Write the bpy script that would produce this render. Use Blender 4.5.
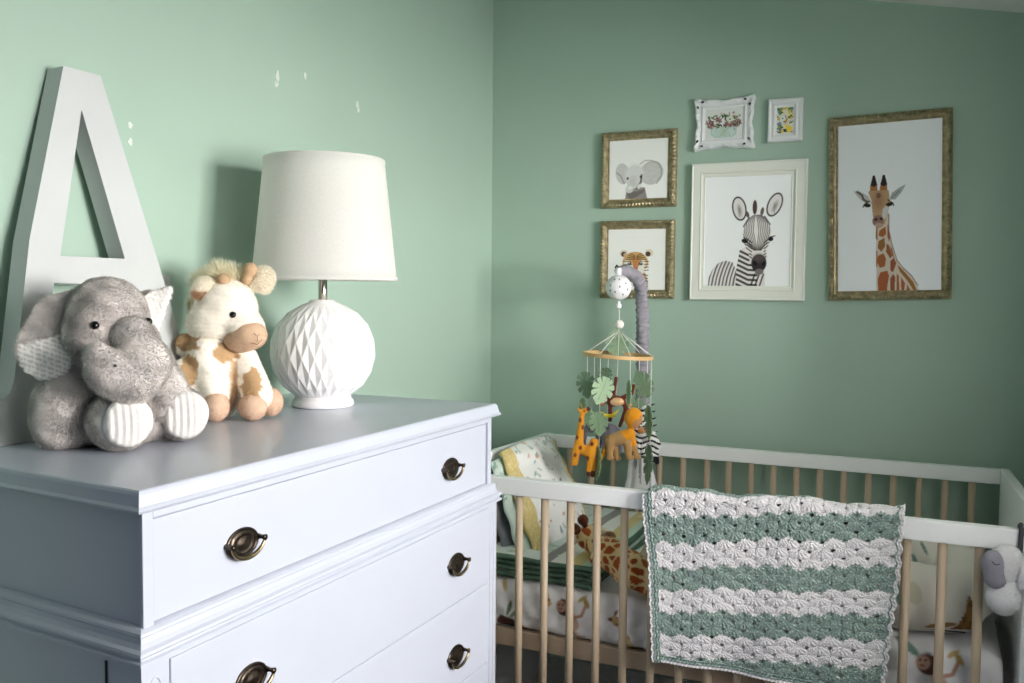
import bpy, bmesh, math, random
import numpy as np
from mathutils import Vector, Matrix
random.seed(7); rng = np.random.default_rng(7)
SC = bpy.context.scene
for o in list(bpy.data.objects): bpy.data.objects.remove(o)
PI = math.pi

# ------------------------------------------------------------------ camera
CAM = np.array([1.295, -2.65, 1.26])
RC = np.array([[0.9080962, -0.4176216, -0.0308788], [0.4186665, 0.9069901, 0.0456882], [0.0089264, -0.0544172, 0.9984784]])
cd = bpy.data.cameras.new('camera'); cam = bpy.data.objects.new('camera', cd); SC.collection.objects.link(cam)
cd.sensor_width = 36; cd.lens = 917 / 1024 * 36; cd.clip_start = 0.02
cam.matrix_world = Matrix(((RC[0, 0], RC[0, 2], -RC[0, 1], CAM[0]), (RC[1, 0], RC[1, 2], -RC[1, 1], CAM[1]), (RC[2, 0], RC[2, 2], -RC[2, 1], CAM[2]), (0, 0, 0, 1)))
SC.camera = cam
# ------------------------------------------------------------------ world, daylight, exposure
w = bpy.data.worlds.new('sky'); SC.world = w; w.use_nodes = True
wn = w.node_tree.nodes; wb = wn['Background']; wb.inputs[0].default_value = (0.62, 0.78, 1.0, 1); wb.inputs[1].default_value = 1.2
def area(name, loc, target, sx, sy, e, col):
    l = bpy.data.lights.new(name, 'AREA'); l.shape = 'RECTANGLE'; l.size = sx; l.size_y = sy; l.energy = e; l.color = col
    o = bpy.data.objects.new(name, l); SC.collection.objects.link(o); o.location = loc
    o.rotation_euler = (Vector(target) - Vector(loc)).to_track_quat('-Z', 'Y').to_euler(); return o
# daylight falling in through the window of the dormer on the right
area('window_daylight', (3.28, -1.62, 1.53), (0, -1.5, 1.46), .9, .95, 84, (1.0, 0.945, 0.925))
SC.view_settings.view_transform = 'Standard'; SC.view_settings.look = 'None'
SC.view_settings.gamma = 1; SC.view_settings.use_curve_mapping = False
SC.view_settings.exposure = 0.6

# ------------------------------------------------------------------ helpers
def lin(r, g=None, b=None):
    if g is None: r, g, b = r
    f = lambda c: (c / 255 / 12.92) if c / 255 <= .04045 else ((c / 255 + .055) / 1.055) ** 2.4
    return np.array([f(r), f(g), f(b)])
def mat(name, col=(200, 200, 200), rough=.6, metal=0, bump=0, bscale=200, vary=0, vcol=False, sheen=0, spec=.5, trans=0, coat=0, bdist=.002, vscale=None, wood=False, transl=0, stretch=None):
    m = bpy.data.materials.new(name); m.use_nodes = True; nt = m.node_tree; N = nt.nodes; L = nt.links
    b = N['Principled BSDF']; c = lin(*col); b.inputs['Base Color'].default_value = (*c, 1)
    b.inputs['Roughness'].default_value = rough; b.inputs['Metallic'].default_value = metal
    b.inputs['Specular IOR Level'].default_value = spec
    if sheen: b.inputs['Sheen Weight'].default_value = sheen; b.inputs['Sheen Roughness'].default_value = .5
    if coat: b.inputs['Coat Weight'].default_value = coat; b.inputs['Coat Roughness'].default_value = .08
    src = None
    if vcol:
        a = N.new('ShaderNodeAttribute'); a.attribute_name = 'Col'; src = a.outputs['Color']
    tc = N.new('ShaderNodeTexCoord'); mp = N.new('ShaderNodeMapping'); L.new(tc.outputs['Object'], mp.inputs[0])
    if stretch: mp.inputs['Scale'].default_value = stretch
    if vary:
        n = N.new('ShaderNodeTexNoise'); n.inputs['Scale'].default_value = vscale or 6; n.inputs['Detail'].default_value = 5
        L.new(mp.outputs[0], n.inputs[0])
        r = N.new('ShaderNodeMapRange'); r.inputs[1].default_value = .3; r.inputs[2].default_value = .7
        r.inputs[3].default_value = 1 - vary; r.inputs[4].default_value = 1 + vary * .6
        L.new(n.outputs[0], r.inputs[0])
        mx = N.new('ShaderNodeVectorMath'); mx.operation = 'SCALE'
        if src: L.new(src, mx.inputs[0])
        else: mx.inputs[0].default_value = tuple(c)
        L.new(r.outputs[0], mx.inputs['Scale']); src = mx.outputs[0]
    if src: L.new(src, b.inputs['Base Color'])
    if bump:
        n = N.new('ShaderNodeTexNoise'); n.inputs['Scale'].default_value = bscale; n.inputs['Detail'].default_value = 3
        L.new(mp.outputs[0], n.inputs[0])
        bp = N.new('ShaderNodeBump'); bp.inputs['Strength'].default_value = bump; bp.inputs['Distance'].default_value = bdist
        L.new(n.outputs[0], bp.inputs['Height']); L.new(bp.outputs[0], b.inputs['Normal'])
    if transl:
        t = N.new('ShaderNodeBsdfTranslucent'); t.inputs[0].default_value = (*c, 1)
        if src: L.new(src, t.inputs[0])
        ms = N.new('ShaderNodeMixShader'); ms.inputs[0].default_value = transl
        L.new(b.outputs[0], ms.inputs[1]); L.new(t.outputs[0], ms.inputs[2]); L.new(ms.outputs[0], N['Material Output'].inputs[0])
    return m
M = {}
M['wall'] = mat('green_wall_paint', (167, 192, 176), .62, bump=.12, bscale=260, vary=.035, vscale=2.5, bdist=.001, spec=.3)
M['wall2'] = mat('grey_wall_paint', (94, 104, 132), .7)  # unseen walls; tone picked to steer the bounced light
M['ceil'] = mat('white_ceiling_paint', (232, 232, 230), .8, bump=.1, bscale=120)
M['floor'] = mat('grey_floor_boards', (96, 86, 80), .5, vary=.25, vscale=3, stretch=(1, 12, 1))
M['trim'] = mat('white_trim_paint', (235, 235, 232), .4)
M['spackle'] = mat('wall_filler', (214, 226, 214), .8, bump=.4, bscale=300)
M['dresser'] = mat('white_dresser_paint', (184, 190, 202), .40, bump=.05, bscale=60, vary=.02, vscale=5, coat=.2)
M['white_wood'] = mat('white_painted_wood', (248, 250, 250), .35, bump=.05, bscale=80)
M['letter'] = mat('white_letter_paint', (198, 202, 201), .38, bump=.25, bscale=30, vary=.03, vscale=9)
M['brass'] = mat('aged_brass', (92, 82, 74), .32, metal=1, bump=.25, bscale=140, vary=.35, vscale=40)
M['brass_light'] = mat('worn_brass', (158, 142, 108), .3, metal=1, vary=.3, vscale=60)
M['beech'] = mat('beech_wood', (192, 173, 148), .45, vary=.12, vscale=14, stretch=(1, 1, .08), bump=.08, bscale=120)
M['beech_long'] = mat('beech_wood_rail', (190, 170, 146), .45, vary=.12, vscale=14, stretch=(.08, 1, 1))
M['ceramic'] = mat('white_glazed_ceramic', (244, 244, 244), .18, coat=.5)
M['chrome'] = mat('polished_nickel', (205, 198, 190), .14, metal=1)
M['shade'] = mat('white_linen', (254, 253, 250), .85, bump=.35, bscale=420, vary=.04, vscale=260, transl=.62, bdist=.001)
M['gold'] = mat('antique_gold', (172, 160, 126), .36, metal=.6, bump=.5, bscale=180, vary=.4, vscale=70)
M['frame_cream'] = mat('cream_frame_paint', (230, 234, 224), .4)
M['frame_white'] = mat('white_frame_paint', (232, 235, 236), .4, bump=.3, bscale=90)
M['paper'] = mat('printed_paper', vcol=True, rough=.6, spec=.25)
M['strand'] = mat('fur_strands', vcol=True, transl=.5, rough=.9, spec=.1)
M['plush'] = mat('plush_fur', vcol=True, rough=.9, sheen=.35, spec=.15)
M['mane'] = mat('fluffy_mane', vcol=True, transl=.6, rough=.9, spec=.1)
M['plushskin'] = mat('plush_suede', vcol=True, rough=.85, sheen=.3, spec=.15, bump=.3, bscale=250)
M['cloth'] = mat('printed_cotton', vcol=True, rough=.85, spec=.15, bump=.25, bscale=350, bdist=.001)
M['felt'] = mat('wool_felt', vcol=True, rough=.95, spec=.1, sheen=.25, bump=.5, bscale=300)
M['yarn'] = mat('crochet_yarn', vcol=True, rough=.9, spec=.15, sheen=.25, bump=.9, bscale=420, bdist=.003)
M['eye'] = mat('black_eye', (12, 12, 14), .08)
M['thread'] = mat('dark_thread', (70, 60, 58), .8)
M['string'] = mat('white_string', (232, 230, 222), .8)
M['ringwood'] = mat('pale_bamboo', (214, 176, 122), .45, vary=.1)
M['whiteplastic'] = mat('white_moulded_plastic', (235, 236, 238), .35)
M['greyfab'] = mat('grey_gathered_fabric', (146, 144, 152), .9, bump=.6, bscale=300, vary=.12, vscale=60)
M['recess_shade'] = mat('recess_shade_colour', (46, 50, 52), .8)  # stands for the shade inside the groove and the frame holes
M['greymark'] = mat('grey_print', (128, 130, 134), .7)
M['strap'] = mat('charcoal_fabric', (70, 72, 78), .9, bump=.5, bscale=300)

def root_off(p):
    off = np.zeros(3)
    while p is not None: off += np.array(p.location); p = p.parent
    return off
def setcol(me, cols):
    a = me.color_attributes.new('Col', 'FLOAT_COLOR', 'POINT')
    c = np.ones((len(me.vertices), 4), np.float32); c[:, :3] = cols; a.data.foreach_set('color', c.ravel())
def obj(name, V, F, m, parent=None, smooth=True, cols=None, normals=None, kind=None, bevel=0, matrix=None, split=None):
    V = np.asarray(V, float)
    if matrix is not None: V = V @ np.array(matrix)[:3, :3].T + np.array(matrix)[:3, 3]
    V = V - root_off(parent)
    me = bpy.data.meshes.new(name); me.from_pydata(V.tolist(), [], [tuple(map(int, f)) for f in F] if not isinstance(F, np.ndarray) else F.tolist())
    me.update()
    if cols is not None: setcol(me, cols)
    if smooth is True: me.polygons.foreach_set('use_smooth', [True] * len(me.polygons))
    me.materials.append(m)
    if split:   # everything from this vertex on is fur: thin light-passing strands
        me.materials.append(M['strand']); me.polygons.foreach_set('material_index', [1 if min(f) >= split else 0 for f in F])
        me.polygons.foreach_set('use_smooth', [min(f) < split for f in F])
    if normals is not None: me.normals_split_custom_set_from_vertices(np.asarray(normals).tolist())
    o = bpy.data.objects.new(name, me); SC.collection.objects.link(o); o.parent = parent
    if bevel:
        md = o.modifiers.new('bevel', 'BEVEL'); md.width = bevel; md.segments = 2; md.limit_method = 'ANGLE'; md.angle_limit = .6
        md.harden_normals = False
    if smooth == 'auto':
        bm = bmesh.new(); bm.from_mesh(me)
        for e in bm.edges:
            if len(e.link_faces) == 2 and e.calc_face_angle(0) > .6: e.smooth = False
        for f in bm.faces: f.smooth = True
        bm.to_mesh(me); bm.free()
    if kind: o['kind'] = kind
    return o
def thing(name, loc, label, cat, group=None):
    o = bpy.data.objects.new(name, None); SC.collection.objects.link(o); o.location = loc; o.empty_display_size = .05
    return tag(o, label, cat, group)
def tag(o, label, cat, group=None):
    o['label'] = label; o['category'] = cat
    if group: o['group'] = group
    return o
class MB:
    def __init__(s): s.V = []; s.F = []
    def add(s, V, F):
        n = len(s.V); s.V += [tuple(v) for v in V]; s.F += [tuple(i + n for i in f) for f in F]; return s
    def box(s, a, b):
        x0, y0, z0 = a; x1, y1, z1 = b
        return s.add([(x0, y0, z0), (x1, y0, z0), (x1, y1, z0), (x0, y1, z0), (x0, y0, z1), (x1, y0, z1), (x1, y1, z1), (x0, y1, z1)],
                     [(0, 3, 2, 1), (4, 5, 6, 7), (0, 1, 5, 4), (1, 2, 6, 5), (2, 3, 7, 6), (3, 0, 4, 7)])
    def tube(s, pts, r, n=12, cap=True):
        pts = [np.array(p, float) for p in pts]; rs = r if hasattr(r, '__len__') else [r] * len(pts)
        V = []; F = []; prev = None
        for i, p in enumerate(pts):
            d = pts[min(i + 1, len(pts) - 1)] - pts[max(i - 1, 0)]; d /= np.linalg.norm(d)
            if prev is None:
                a = np.array([0, 0, 1.]) if abs(d[2]) < .9 else np.array([1., 0, 0]); prev = np.cross(d, a)
            prev = prev - d * np.dot(prev, d); prev /= np.linalg.norm(prev); q = np.cross(d, prev)
            for k in range(n):
                t = 2 * PI * k / n; V.append(p + rs[i] * (prev * math.cos(t) + q * math.sin(t)))
        for i in range(len(pts) - 1):
            for k in range(n):
                F.append((i * n + k, i * n + (k + 1) % n, (i + 1) * n + (k + 1) % n, (i + 1) * n + k))
        if cap: F.append(tuple(range(n))[::-1]); F.append(tuple(range((len(pts) - 1) * n, len(pts) * n)))
        return s.add(V, F)
    def lathe(s, prof, c=(0, 0, 0), n=48, cap=True):
        V = []; F = []
        for r, z in prof:
            for k in range(n):
                t = 2 * PI * k / n; V.append((c[0] + r * math.cos(t), c[1] + r * math.sin(t), c[2] + z))
        for i in range(len(prof) - 1):
            for k in range(n): F.append((i * n + k, i * n + (k + 1) % n, (i + 1) * n + (k + 1) % n, (i + 1) * n + k))
        if cap: F.append(tuple(range(n))[::-1]); F.append(tuple(range((len(prof) - 1) * n, len(prof) * n)))
        return s.add(V, F)
    def ball(s, c, r, n=16, m=10):
        r = r if hasattr(r, '__len__') else (r, r, r)
        prof = [(math.sin(PI * i / m), -math.cos(PI * i / m)) for i in range(m + 1)]
        V = [(c[0], c[1], c[2] - r[2])]; F = []
        for i in range(1, m):
            for k in range(n):
                t = 2 * PI * k / n; V.append((c[0] + r[0] * prof[i][0] * math.cos(t), c[1] + r[1] * prof[i][0] * math.sin(t), c[2] + r[2] * prof[i][1]))
        V.append((c[0], c[1], c[2] + r[2])); e = len(V) - 1
        for k in range(n):
            F.append((0, 1 + (k + 1) % n, 1 + k)); F.append((e, 1 + (m - 2) * n + k, 1 + (m - 2) * n + (k + 1) % n))
            for i in range(m - 2): F.append((1 + i * n + k, 1 + i * n + (k + 1) % n, 1 + (i + 1) * n + (k + 1) % n, 1 + (i + 1) * n + k))
        return s.add(V, F)
    def prism(s, poly, f0, f1):  # poly 2D, f0/f1 map 2D->3D for the two caps
        n = len(poly); V = [f0(p) for p in poly] + [f1(p) for p in poly]
        F = [tuple(range(n)), tuple(range(2 * n - 1, n - 1, -1))] + [(i, i + n, (i + 1) % n + n, (i + 1) % n) for i in range(n)]
        return s.add(V, F)
    def build(s, name, m, parent=None, **k):
        return obj(name, s.V, s.F, m, parent, **k)
def box(name, a, b, m, parent=None, bevel=.002, **k):
    return MB().box(a, b).build(name, m, parent, smooth=False, bevel=bevel, **k)

# ---- signed distance modelling
def ell(P, c, r, R=None):
    Q = P - np.array(c)
    if R is not None: Q = Q @ R
    r = np.array(r); k0 = np.linalg.norm(Q / r, axis=-1); k1 = np.linalg.norm(Q / r ** 2, axis=-1) + 1e-9
    return k0 * (k0 - 1) / k1
def cap(P, a, b, r1, r2=None):
    r2 = r1 if r2 is None else r2
    a = np.array(a, float); b = np.array(b, float); ab = b - a
    t = np.clip(((P - a) @ ab) / (ab @ ab), 0, 1)
    return np.linalg.norm(P - a - t[..., None] * ab, axis=-1) - (r1 + (r2 - r1) * t)
def chain(P, pts, rs, k=.008):
    d = None
    for i in range(len(pts) - 1):
        e = cap(P, pts[i], pts[i + 1], rs[i], rs[i + 1]); d = e if d is None else smin(d, e, k)
    return d
def smin(a, b, k):
    h = np.clip(.5 + .5 * (b - a) / k, 0, 1); return b * (1 - h) + a * h - k * h * (1 - h)
def rot(ax, deg):
    return np.array(Matrix.Rotation(math.radians(deg), 3, ax))
def nets(f, lo, hi, h):
    lo = np.array(lo, float); n = np.ceil((np.array(hi) - lo) / h).astype(int) + 1
    ax = [lo[i] + h * np.arange(n[i]) for i in range(3)]
    G = np.stack(np.meshgrid(*ax, indexing='ij'), -1); S = f(G)
    neg = S < 0; c = np.array(n) - 1; cnt = np.zeros(c, int)
    offs = [(i, j, k) for i in (0, 1) for j in (0, 1) for k in (0, 1)]
    sl = lambda o: tuple(slice(o[i], o[i] + c[i]) for i in range(3))
    for o in offs: cnt += neg[sl(o)]
    act = (cnt > 0) & (cnt < 8); acc = np.zeros((*c, 3)); m = np.zeros(c)
    for o in offs:
        for a in range(3):
            if o[a]: continue
            p = list(o); p[a] = 1; A = S[sl(o)]; B = S[sl(p)]; x = (A < 0) != (B < 0)
            t = np.where(x, A / np.where(x, A - B, 1), 0)
            for q in range(3): acc[..., q] += np.where(x, o[q] + (t if q == a else 0), 0)
            m += x
    idx = -np.ones(c, int); idx[act] = np.arange(act.sum()); I = np.argwhere(act)
    V = lo + h * (I + acc[act] / m[act][:, None]); F = []
    for a in range(3):
        b_, c_ = (a + 1) % 3, (a + 2) % 3
        s0 = [slice(1, None)] * 3; s0[a] = slice(0, c[a]); s1 = list(s0); s1[a] = slice(1, c[a] + 1)
        s0[b_] = s1[b_] = slice(1, c[b_]); s0[c_] = s1[c_] = slice(1, c[c_])
        A = neg[tuple(s0)]; B = neg[tuple(s1)]; E = np.argwhere(A != B)
        if not len(E): continue
        sg = A[tuple(E.T)]; E = E.copy(); E[:, b_] += 1; E[:, c_] += 1
        def g(db, dc):
            Q = E.copy(); Q[:, b_] -= db; Q[:, c_] -= dc; return idx[tuple(Q.T)]
        q = np.stack([g(1, 1), g(0, 1), g(0, 0), g(1, 0)], 1); q[~sg] = q[~sg][:, ::-1]; F.append(q)
    return V, np.concatenate(F)
def vnormals(V, F):
    N = np.zeros_like(V); n = np.cross(V[F[:, 2]] - V[F[:, 0]], V[F[:, 3]] - V[F[:, 1]])
    for k in range(4): np.add.at(N, F[:, k], n)
    return N / (np.linalg.norm(N, axis=1)[:, None] + 1e-12)
def fur(V, F, C, count, length, width, comb=(0, 0, -1), combk=.5, jit=.3, lenfn=None, var=.05, mask=None):
    N = vnormals(V, F); T = V[F]; ar = np.linalg.norm(np.cross(T[:, 2] - T[:, 0], T[:, 3] - T[:, 1]), axis=1)
    if mask is not None: ar = ar * mask(V[F].mean(1))
    k = rng.choice(len(F), count, p=ar / ar.sum()); a, b = rng.random((2, count, 1))
    Q = F[k]; w4 = [(1 - a) * (1 - b), a * (1 - b), a * b, (1 - a) * b]
    P = sum(w4[i] * V[Q[:, i]] for i in range(4)); n = sum(w4[i] * N[Q[:, i]] for i in range(4)); c = sum(w4[i] * C[Q[:, i]] for i in range(4))
    cl = np.sin(P * 190) @ rot('X', 40)   # clumps
    d = n + combk * np.array(comb) + jit * rng.normal(size=(count, 3)) + .12 * cl
    d /= np.linalg.norm(d, axis=1)[:, None]; L = length * (.6 + .6 * rng.random((count, 1)))
    if lenfn is not None: L = L * lenfn(P)[:, None]
    s = np.cross(d, rng.normal(size=(count, 3))); s /= np.linalg.norm(s, axis=1)[:, None]
    P = P - n * length * .15
    mid = P + d * L * .55; d2 = d + .5 * np.array(comb) * combk + .25 * rng.normal(size=(count, 3)); d2 /= np.linalg.norm(d2, axis=1)[:, None]
    tip = mid + d2 * L * .45
    W = width
    VV = np.stack([P - s * W / 2, P + s * W / 2, mid + s * W * .4, mid - s * W * .4, tip], 1).reshape(-1, 3)
    i0 = np.arange(count) * 5 + len(V)
    FF = [(i, i + 1, i + 2, i + 3) for i in i0] + [(i + 3, i + 2, i + 4) for i in i0]
    cc = np.clip(c * (1 + var * rng.normal(size=(count, 1))), 0, 1)
    nn = n + .35 * d; nn /= np.linalg.norm(nn, axis=1)[:, None]
    return np.concatenate([V, VV]), [tuple(x) for x in F.tolist()] + FF, np.concatenate([C, np.repeat(cc, 5, 0)]), len(V)
def local(B, ang):   # local frame: u to the right, w towards the viewer, z up; ang = heading of w
    d = np.array([math.cos(ang), math.sin(ang), 0]); u = np.array([-d[1], d[0], 0])
    return np.array([[u[0], d[0], 0, B[0]], [u[1], d[1], 0, B[1]], [0, 0, 1, B[2]], [0, 0, 0, 1.]])
def FL(F): return [tuple(f)[::-1] for f in (F.tolist() if isinstance(F, np.ndarray) else F)]   # the local frames are mirrored
def tow(Mx, P): return np.asarray(P) @ Mx[:3, :3].T + Mx[:3, 3]

# ---- painting of prints (albedo only)
class Art:
    def __init__(s, w, h, res=200, bg=(235, 235, 232)):
        s.w, s.h = w, h; s.nx = int(res); s.ny = max(2, int(res * h / w))
        s.X, s.Y = np.meshgrid((np.arange(s.nx) + .5) / s.nx * w, (np.arange(s.ny) + .5) / s.ny * h)
        s.A = np.ones((s.ny, s.nx, 3)) * lin(bg); s.px = w / s.nx
    def put(s, m, col, al=1):
        m = np.clip(m, 0, 1)[..., None] * al; s.A = s.A * (1 - m) + lin(col) * m
    def e(s, x, y, rx, ry, col, ang=0, al=1, soft=None, clip=None):
        a = math.radians(ang); dx = s.X - x; dy = s.Y - y
        u = dx * math.cos(a) + dy * math.sin(a); v = -dx * math.sin(a) + dy * math.cos(a)
        k = np.sqrt((u / rx) ** 2 + (v / ry) ** 2); d = (k - 1) * min(rx, ry); so = soft or s.px * 1.2
        m = np.clip(.5 - d / so, 0, 1)
        if clip is not None: m = m * clip
        s.put(m, col, al); return m
    def mask(s, pts):
        pts = np.array(pts); ins = np.zeros(s.X.shape, bool); n = len(pts)
        for i in range(n):
            x0, y0 = pts[i]; x1, y1 = pts[(i + 1) % n]
            if y0 == y1: continue
            c = ((y0 > s.Y) != (y1 > s.Y)) & (s.X < (x1 - x0) * (s.Y - y0) / (y1 - y0) + x0); ins ^= c
        return ins.astype(float)
    def p(s, pts, col, al=1):
        m = s.mask(pts); s.put(m, col, al); return m
    def l(s, pts, wd, col, al=1, clip=None, taper=False):
        m = np.zeros(s.X.shape); n = len(pts) - 1
        for i in range(n):
            (x0, y0), (x1, y1) = pts[i], pts[i + 1]; dx, dy = x1 - x0, y1 - y0; q = dx * dx + dy * dy + 1e-12
            t = np.clip(((s.X - x0) * dx + (s.Y - y0) * dy) / q, 0, 1); d = np.hypot(s.X - x0 - t * dx, s.Y - y0 - t * dy)
            ww = wd * (1 - (i + t) / n * .8) if taper else wd
            m = np.maximum(m, np.clip(.5 - (d - ww / 2) / (s.px * 1.2), 0, 1))
        if clip is not None: m = m * clip
        s.put(m, col, al)
    def sample(s, x, y):
        fx = np.clip(np.asarray(x) / s.w * s.nx - .5, 0, s.nx - 1.001); fy = np.clip(np.asarray(y) / s.h * s.ny - .5, 0, s.ny - 1.001)
        i = fx.astype(int); j = fy.astype(int); a = (fx - i)[..., None]; b = (fy - j)[..., None]; A = s.A
        return (A[j, i] * (1 - a) + A[j, i + 1] * a) * (1 - b) + (A[j + 1, i] * (1 - a) + A[j + 1, i + 1] * a) * b
def grid(nu, nv, f, closed=False):
    U, Vv = np.meshgrid(np.linspace(0, 1, nu), np.linspace(0, 1, nv)); P = f(U.ravel(), Vv.ravel())
    i = np.arange(nv - 1)[:, None] * nu + np.arange(nu - 1)[None]; i = i.ravel()
    return P, np.stack([i, i + 1, i + 1 + nu, i + nu], 1), U.ravel(), Vv.ravel()
def slab(nu, nv, f, th, colf, name, m, parent=None, edgecol=None, kind=None):
    """cloth of real thickness: front surface f(u,v) and a back surface offset along the normal"""
    P, F, U, Vv = grid(nu, nv, f); N = vnormals(P, F)
    prof = np.minimum(1, np.minimum(np.minimum(U, 1 - U) * (nu - 1), np.minimum(Vv, 1 - Vv) * (nv - 1)) / 1.5) ** .5
    A = P + N * (th / 2 * prof)[:, None]; B = P - N * (th / 2 * prof)[:, None]; n = len(P)
    C = colf(U, Vv); Cb = C if edgecol is None else np.ones_like(C) * edgecol
    FF = np.concatenate([F, F[:, ::-1] + n])
    o = obj(name, np.concatenate([A, B]), FF, m, parent, cols=np.concatenate([C, Cb]), kind=kind)
    bm = bmesh.new(); bm.from_mesh(o.data); bmesh.ops.remove_doubles(bm, verts=bm.verts, dist=1e-5); bm.to_mesh(o.data); bm.free()
    return o

# =========================================================== THE ROOM
def struct(name, a, b, m, **k): return box(name, a, b, m, bevel=0, kind='structure', **k)
struct('floor', (-.1, -3.5, -.1), (3.6, .1, 0), M['floor'])
LW = struct('wall_left', (-.12, -2.15, 0), (0, .1, 2.6), M['wall'])
struct('wall_left_near', (-.12, -3.5, 0), (0, -2.15, 2.6), M['wall2'])  # unseen stretch in grey, split off to cut the green bounce
struct('wall_back', (0, 0, 0), (3.3, .1, 2.4), M['wall'])
struct('wall_front', (0, -3.5, 0), (3.3, -3.4, 2.6), M['wall2'])
sl = .063 / .302; cz = lambda x: 2.029 - (x - 1.171) * sl
mb = MB(); KX = 1.62
mb.prism([(0, -3.4), (KX, -3.4), (KX, 0), (0, 0)], lambda p: (p[0], p[1], cz(p[0])), lambda p: (p[0], p[1], cz(p[0]) + .1))
mb.build('ceiling', M['ceil'], smooth=False, kind='structure')
# knee wall on the right with the dormer recess and its window
DY0, DY1, DYF = -2.5, -.55, -.42; DZ = 2.12; HD = 1.71
for i, (a, b) in enumerate((((KX, DY1, 0), (KX + .1, 0, 2.2)), ((KX, -3.4, 0), (KX + .1, DY0, 2.2)))):
    struct('wall_right' + ('' if i == 0 else '_near'), a, b, M['wall'] if i == 0 else M['wall2'])
struct('wall_dormer_far', (KX + .1, DYF, 0), (3.2, DYF + .1, 2.2), M['ceil'])
struct('wall_dormer_near', (KX + .1, DY0 - .1, 0), (3.2, DY0, 2.2), M['ceil'])
struct('wall_right_sill_blocker', (KX, DY0, 0), (KX + .1, DY1, .75), M['wall'])  # unseen low wall under the opening, added to hold back low light
struct('wall_right_low_blocker', (KX, -1.02, .75), (KX + .1, DY1, 1.14), M['wall'])  # unseen low block, added to keep direct light off the crib's right end
mb = MB().box((KX, DY0, DZ), (3.3, DYF, DZ + .1)); mb.box((KX, DY0, HD), (KX + .1, DY1, DZ)); mb.build('ceiling_dormer', M['ceil'], smooth=False, kind='structure')  # header hung at the opening, added to dim the upper walls
WY0, WY1, WZ0, WZ1 = -2.1, -1.14, 1.0, 2.0
mb = MB().box((3.2, DY0 - .1, 0), (3.3, DYF + .1, WZ0)).box((3.2, DY0 - .1, WZ1), (3.3, DYF + .1, 2.2)).box((3.2, DY0 - .1, WZ0), (3.3, WY0, WZ1)).box((3.2, WY1, WZ0), (3.3, DYF + .1, WZ1))
mb.build('wall_dormer', M['ceil'], smooth=False, kind='structure')
mb = MB()
for y in (WY0, (WY0 + WY1) / 2 - .02, WY1 - .04): mb.box((3.2, y, WZ0), (3.24, y + .04, WZ1))
for z in (WZ0, WZ1 - .04): mb.box((3.2, WY0, z), (3.24, WY1, z + .04))
mb.build('window_1', M['trim'], smooth=False, kind='structure')
struct('trim_1', (3.1, WY0 - .05, WZ0 - .04), (3.2, WY1 + .05, WZ0), M['trim'])
struct('baseboard_back', (0, -.018, 0), (KX, 0, .11), M['trim'])
struct('baseboard_left', (0, -3.4, 0), (.018, -.018, .11), M['trim'])
# filler dabs on the left wall
for (y, z, ry, rz) in ((-1.053, 1.716, .006, .012), (-1.056, 1.700, .006, .007), (-.957, 1.737, .0045, .007), (-.754, 1.712, .006, .010), (-.750, 1.700, .005, .008), (-1.452, 1.546, .005, .005), (-1.452, 1.517, .005, .006)):
    poly = [(y + ry * math.cos(t) * (1 + .25 * math.sin(3 * t + z * 90)), z + rz * math.sin(t) * (1 + .2 * math.cos(2 * t + y * 50))) for t in np.linspace(0, 2 * PI, 14)[:-1]]
    MB().prism(poly, lambda p: (0, p[0], p[1]), lambda p: (.0012, p[0], p[1])).build('filler_patch', M['spackle'], LW, smooth=False)

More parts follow.
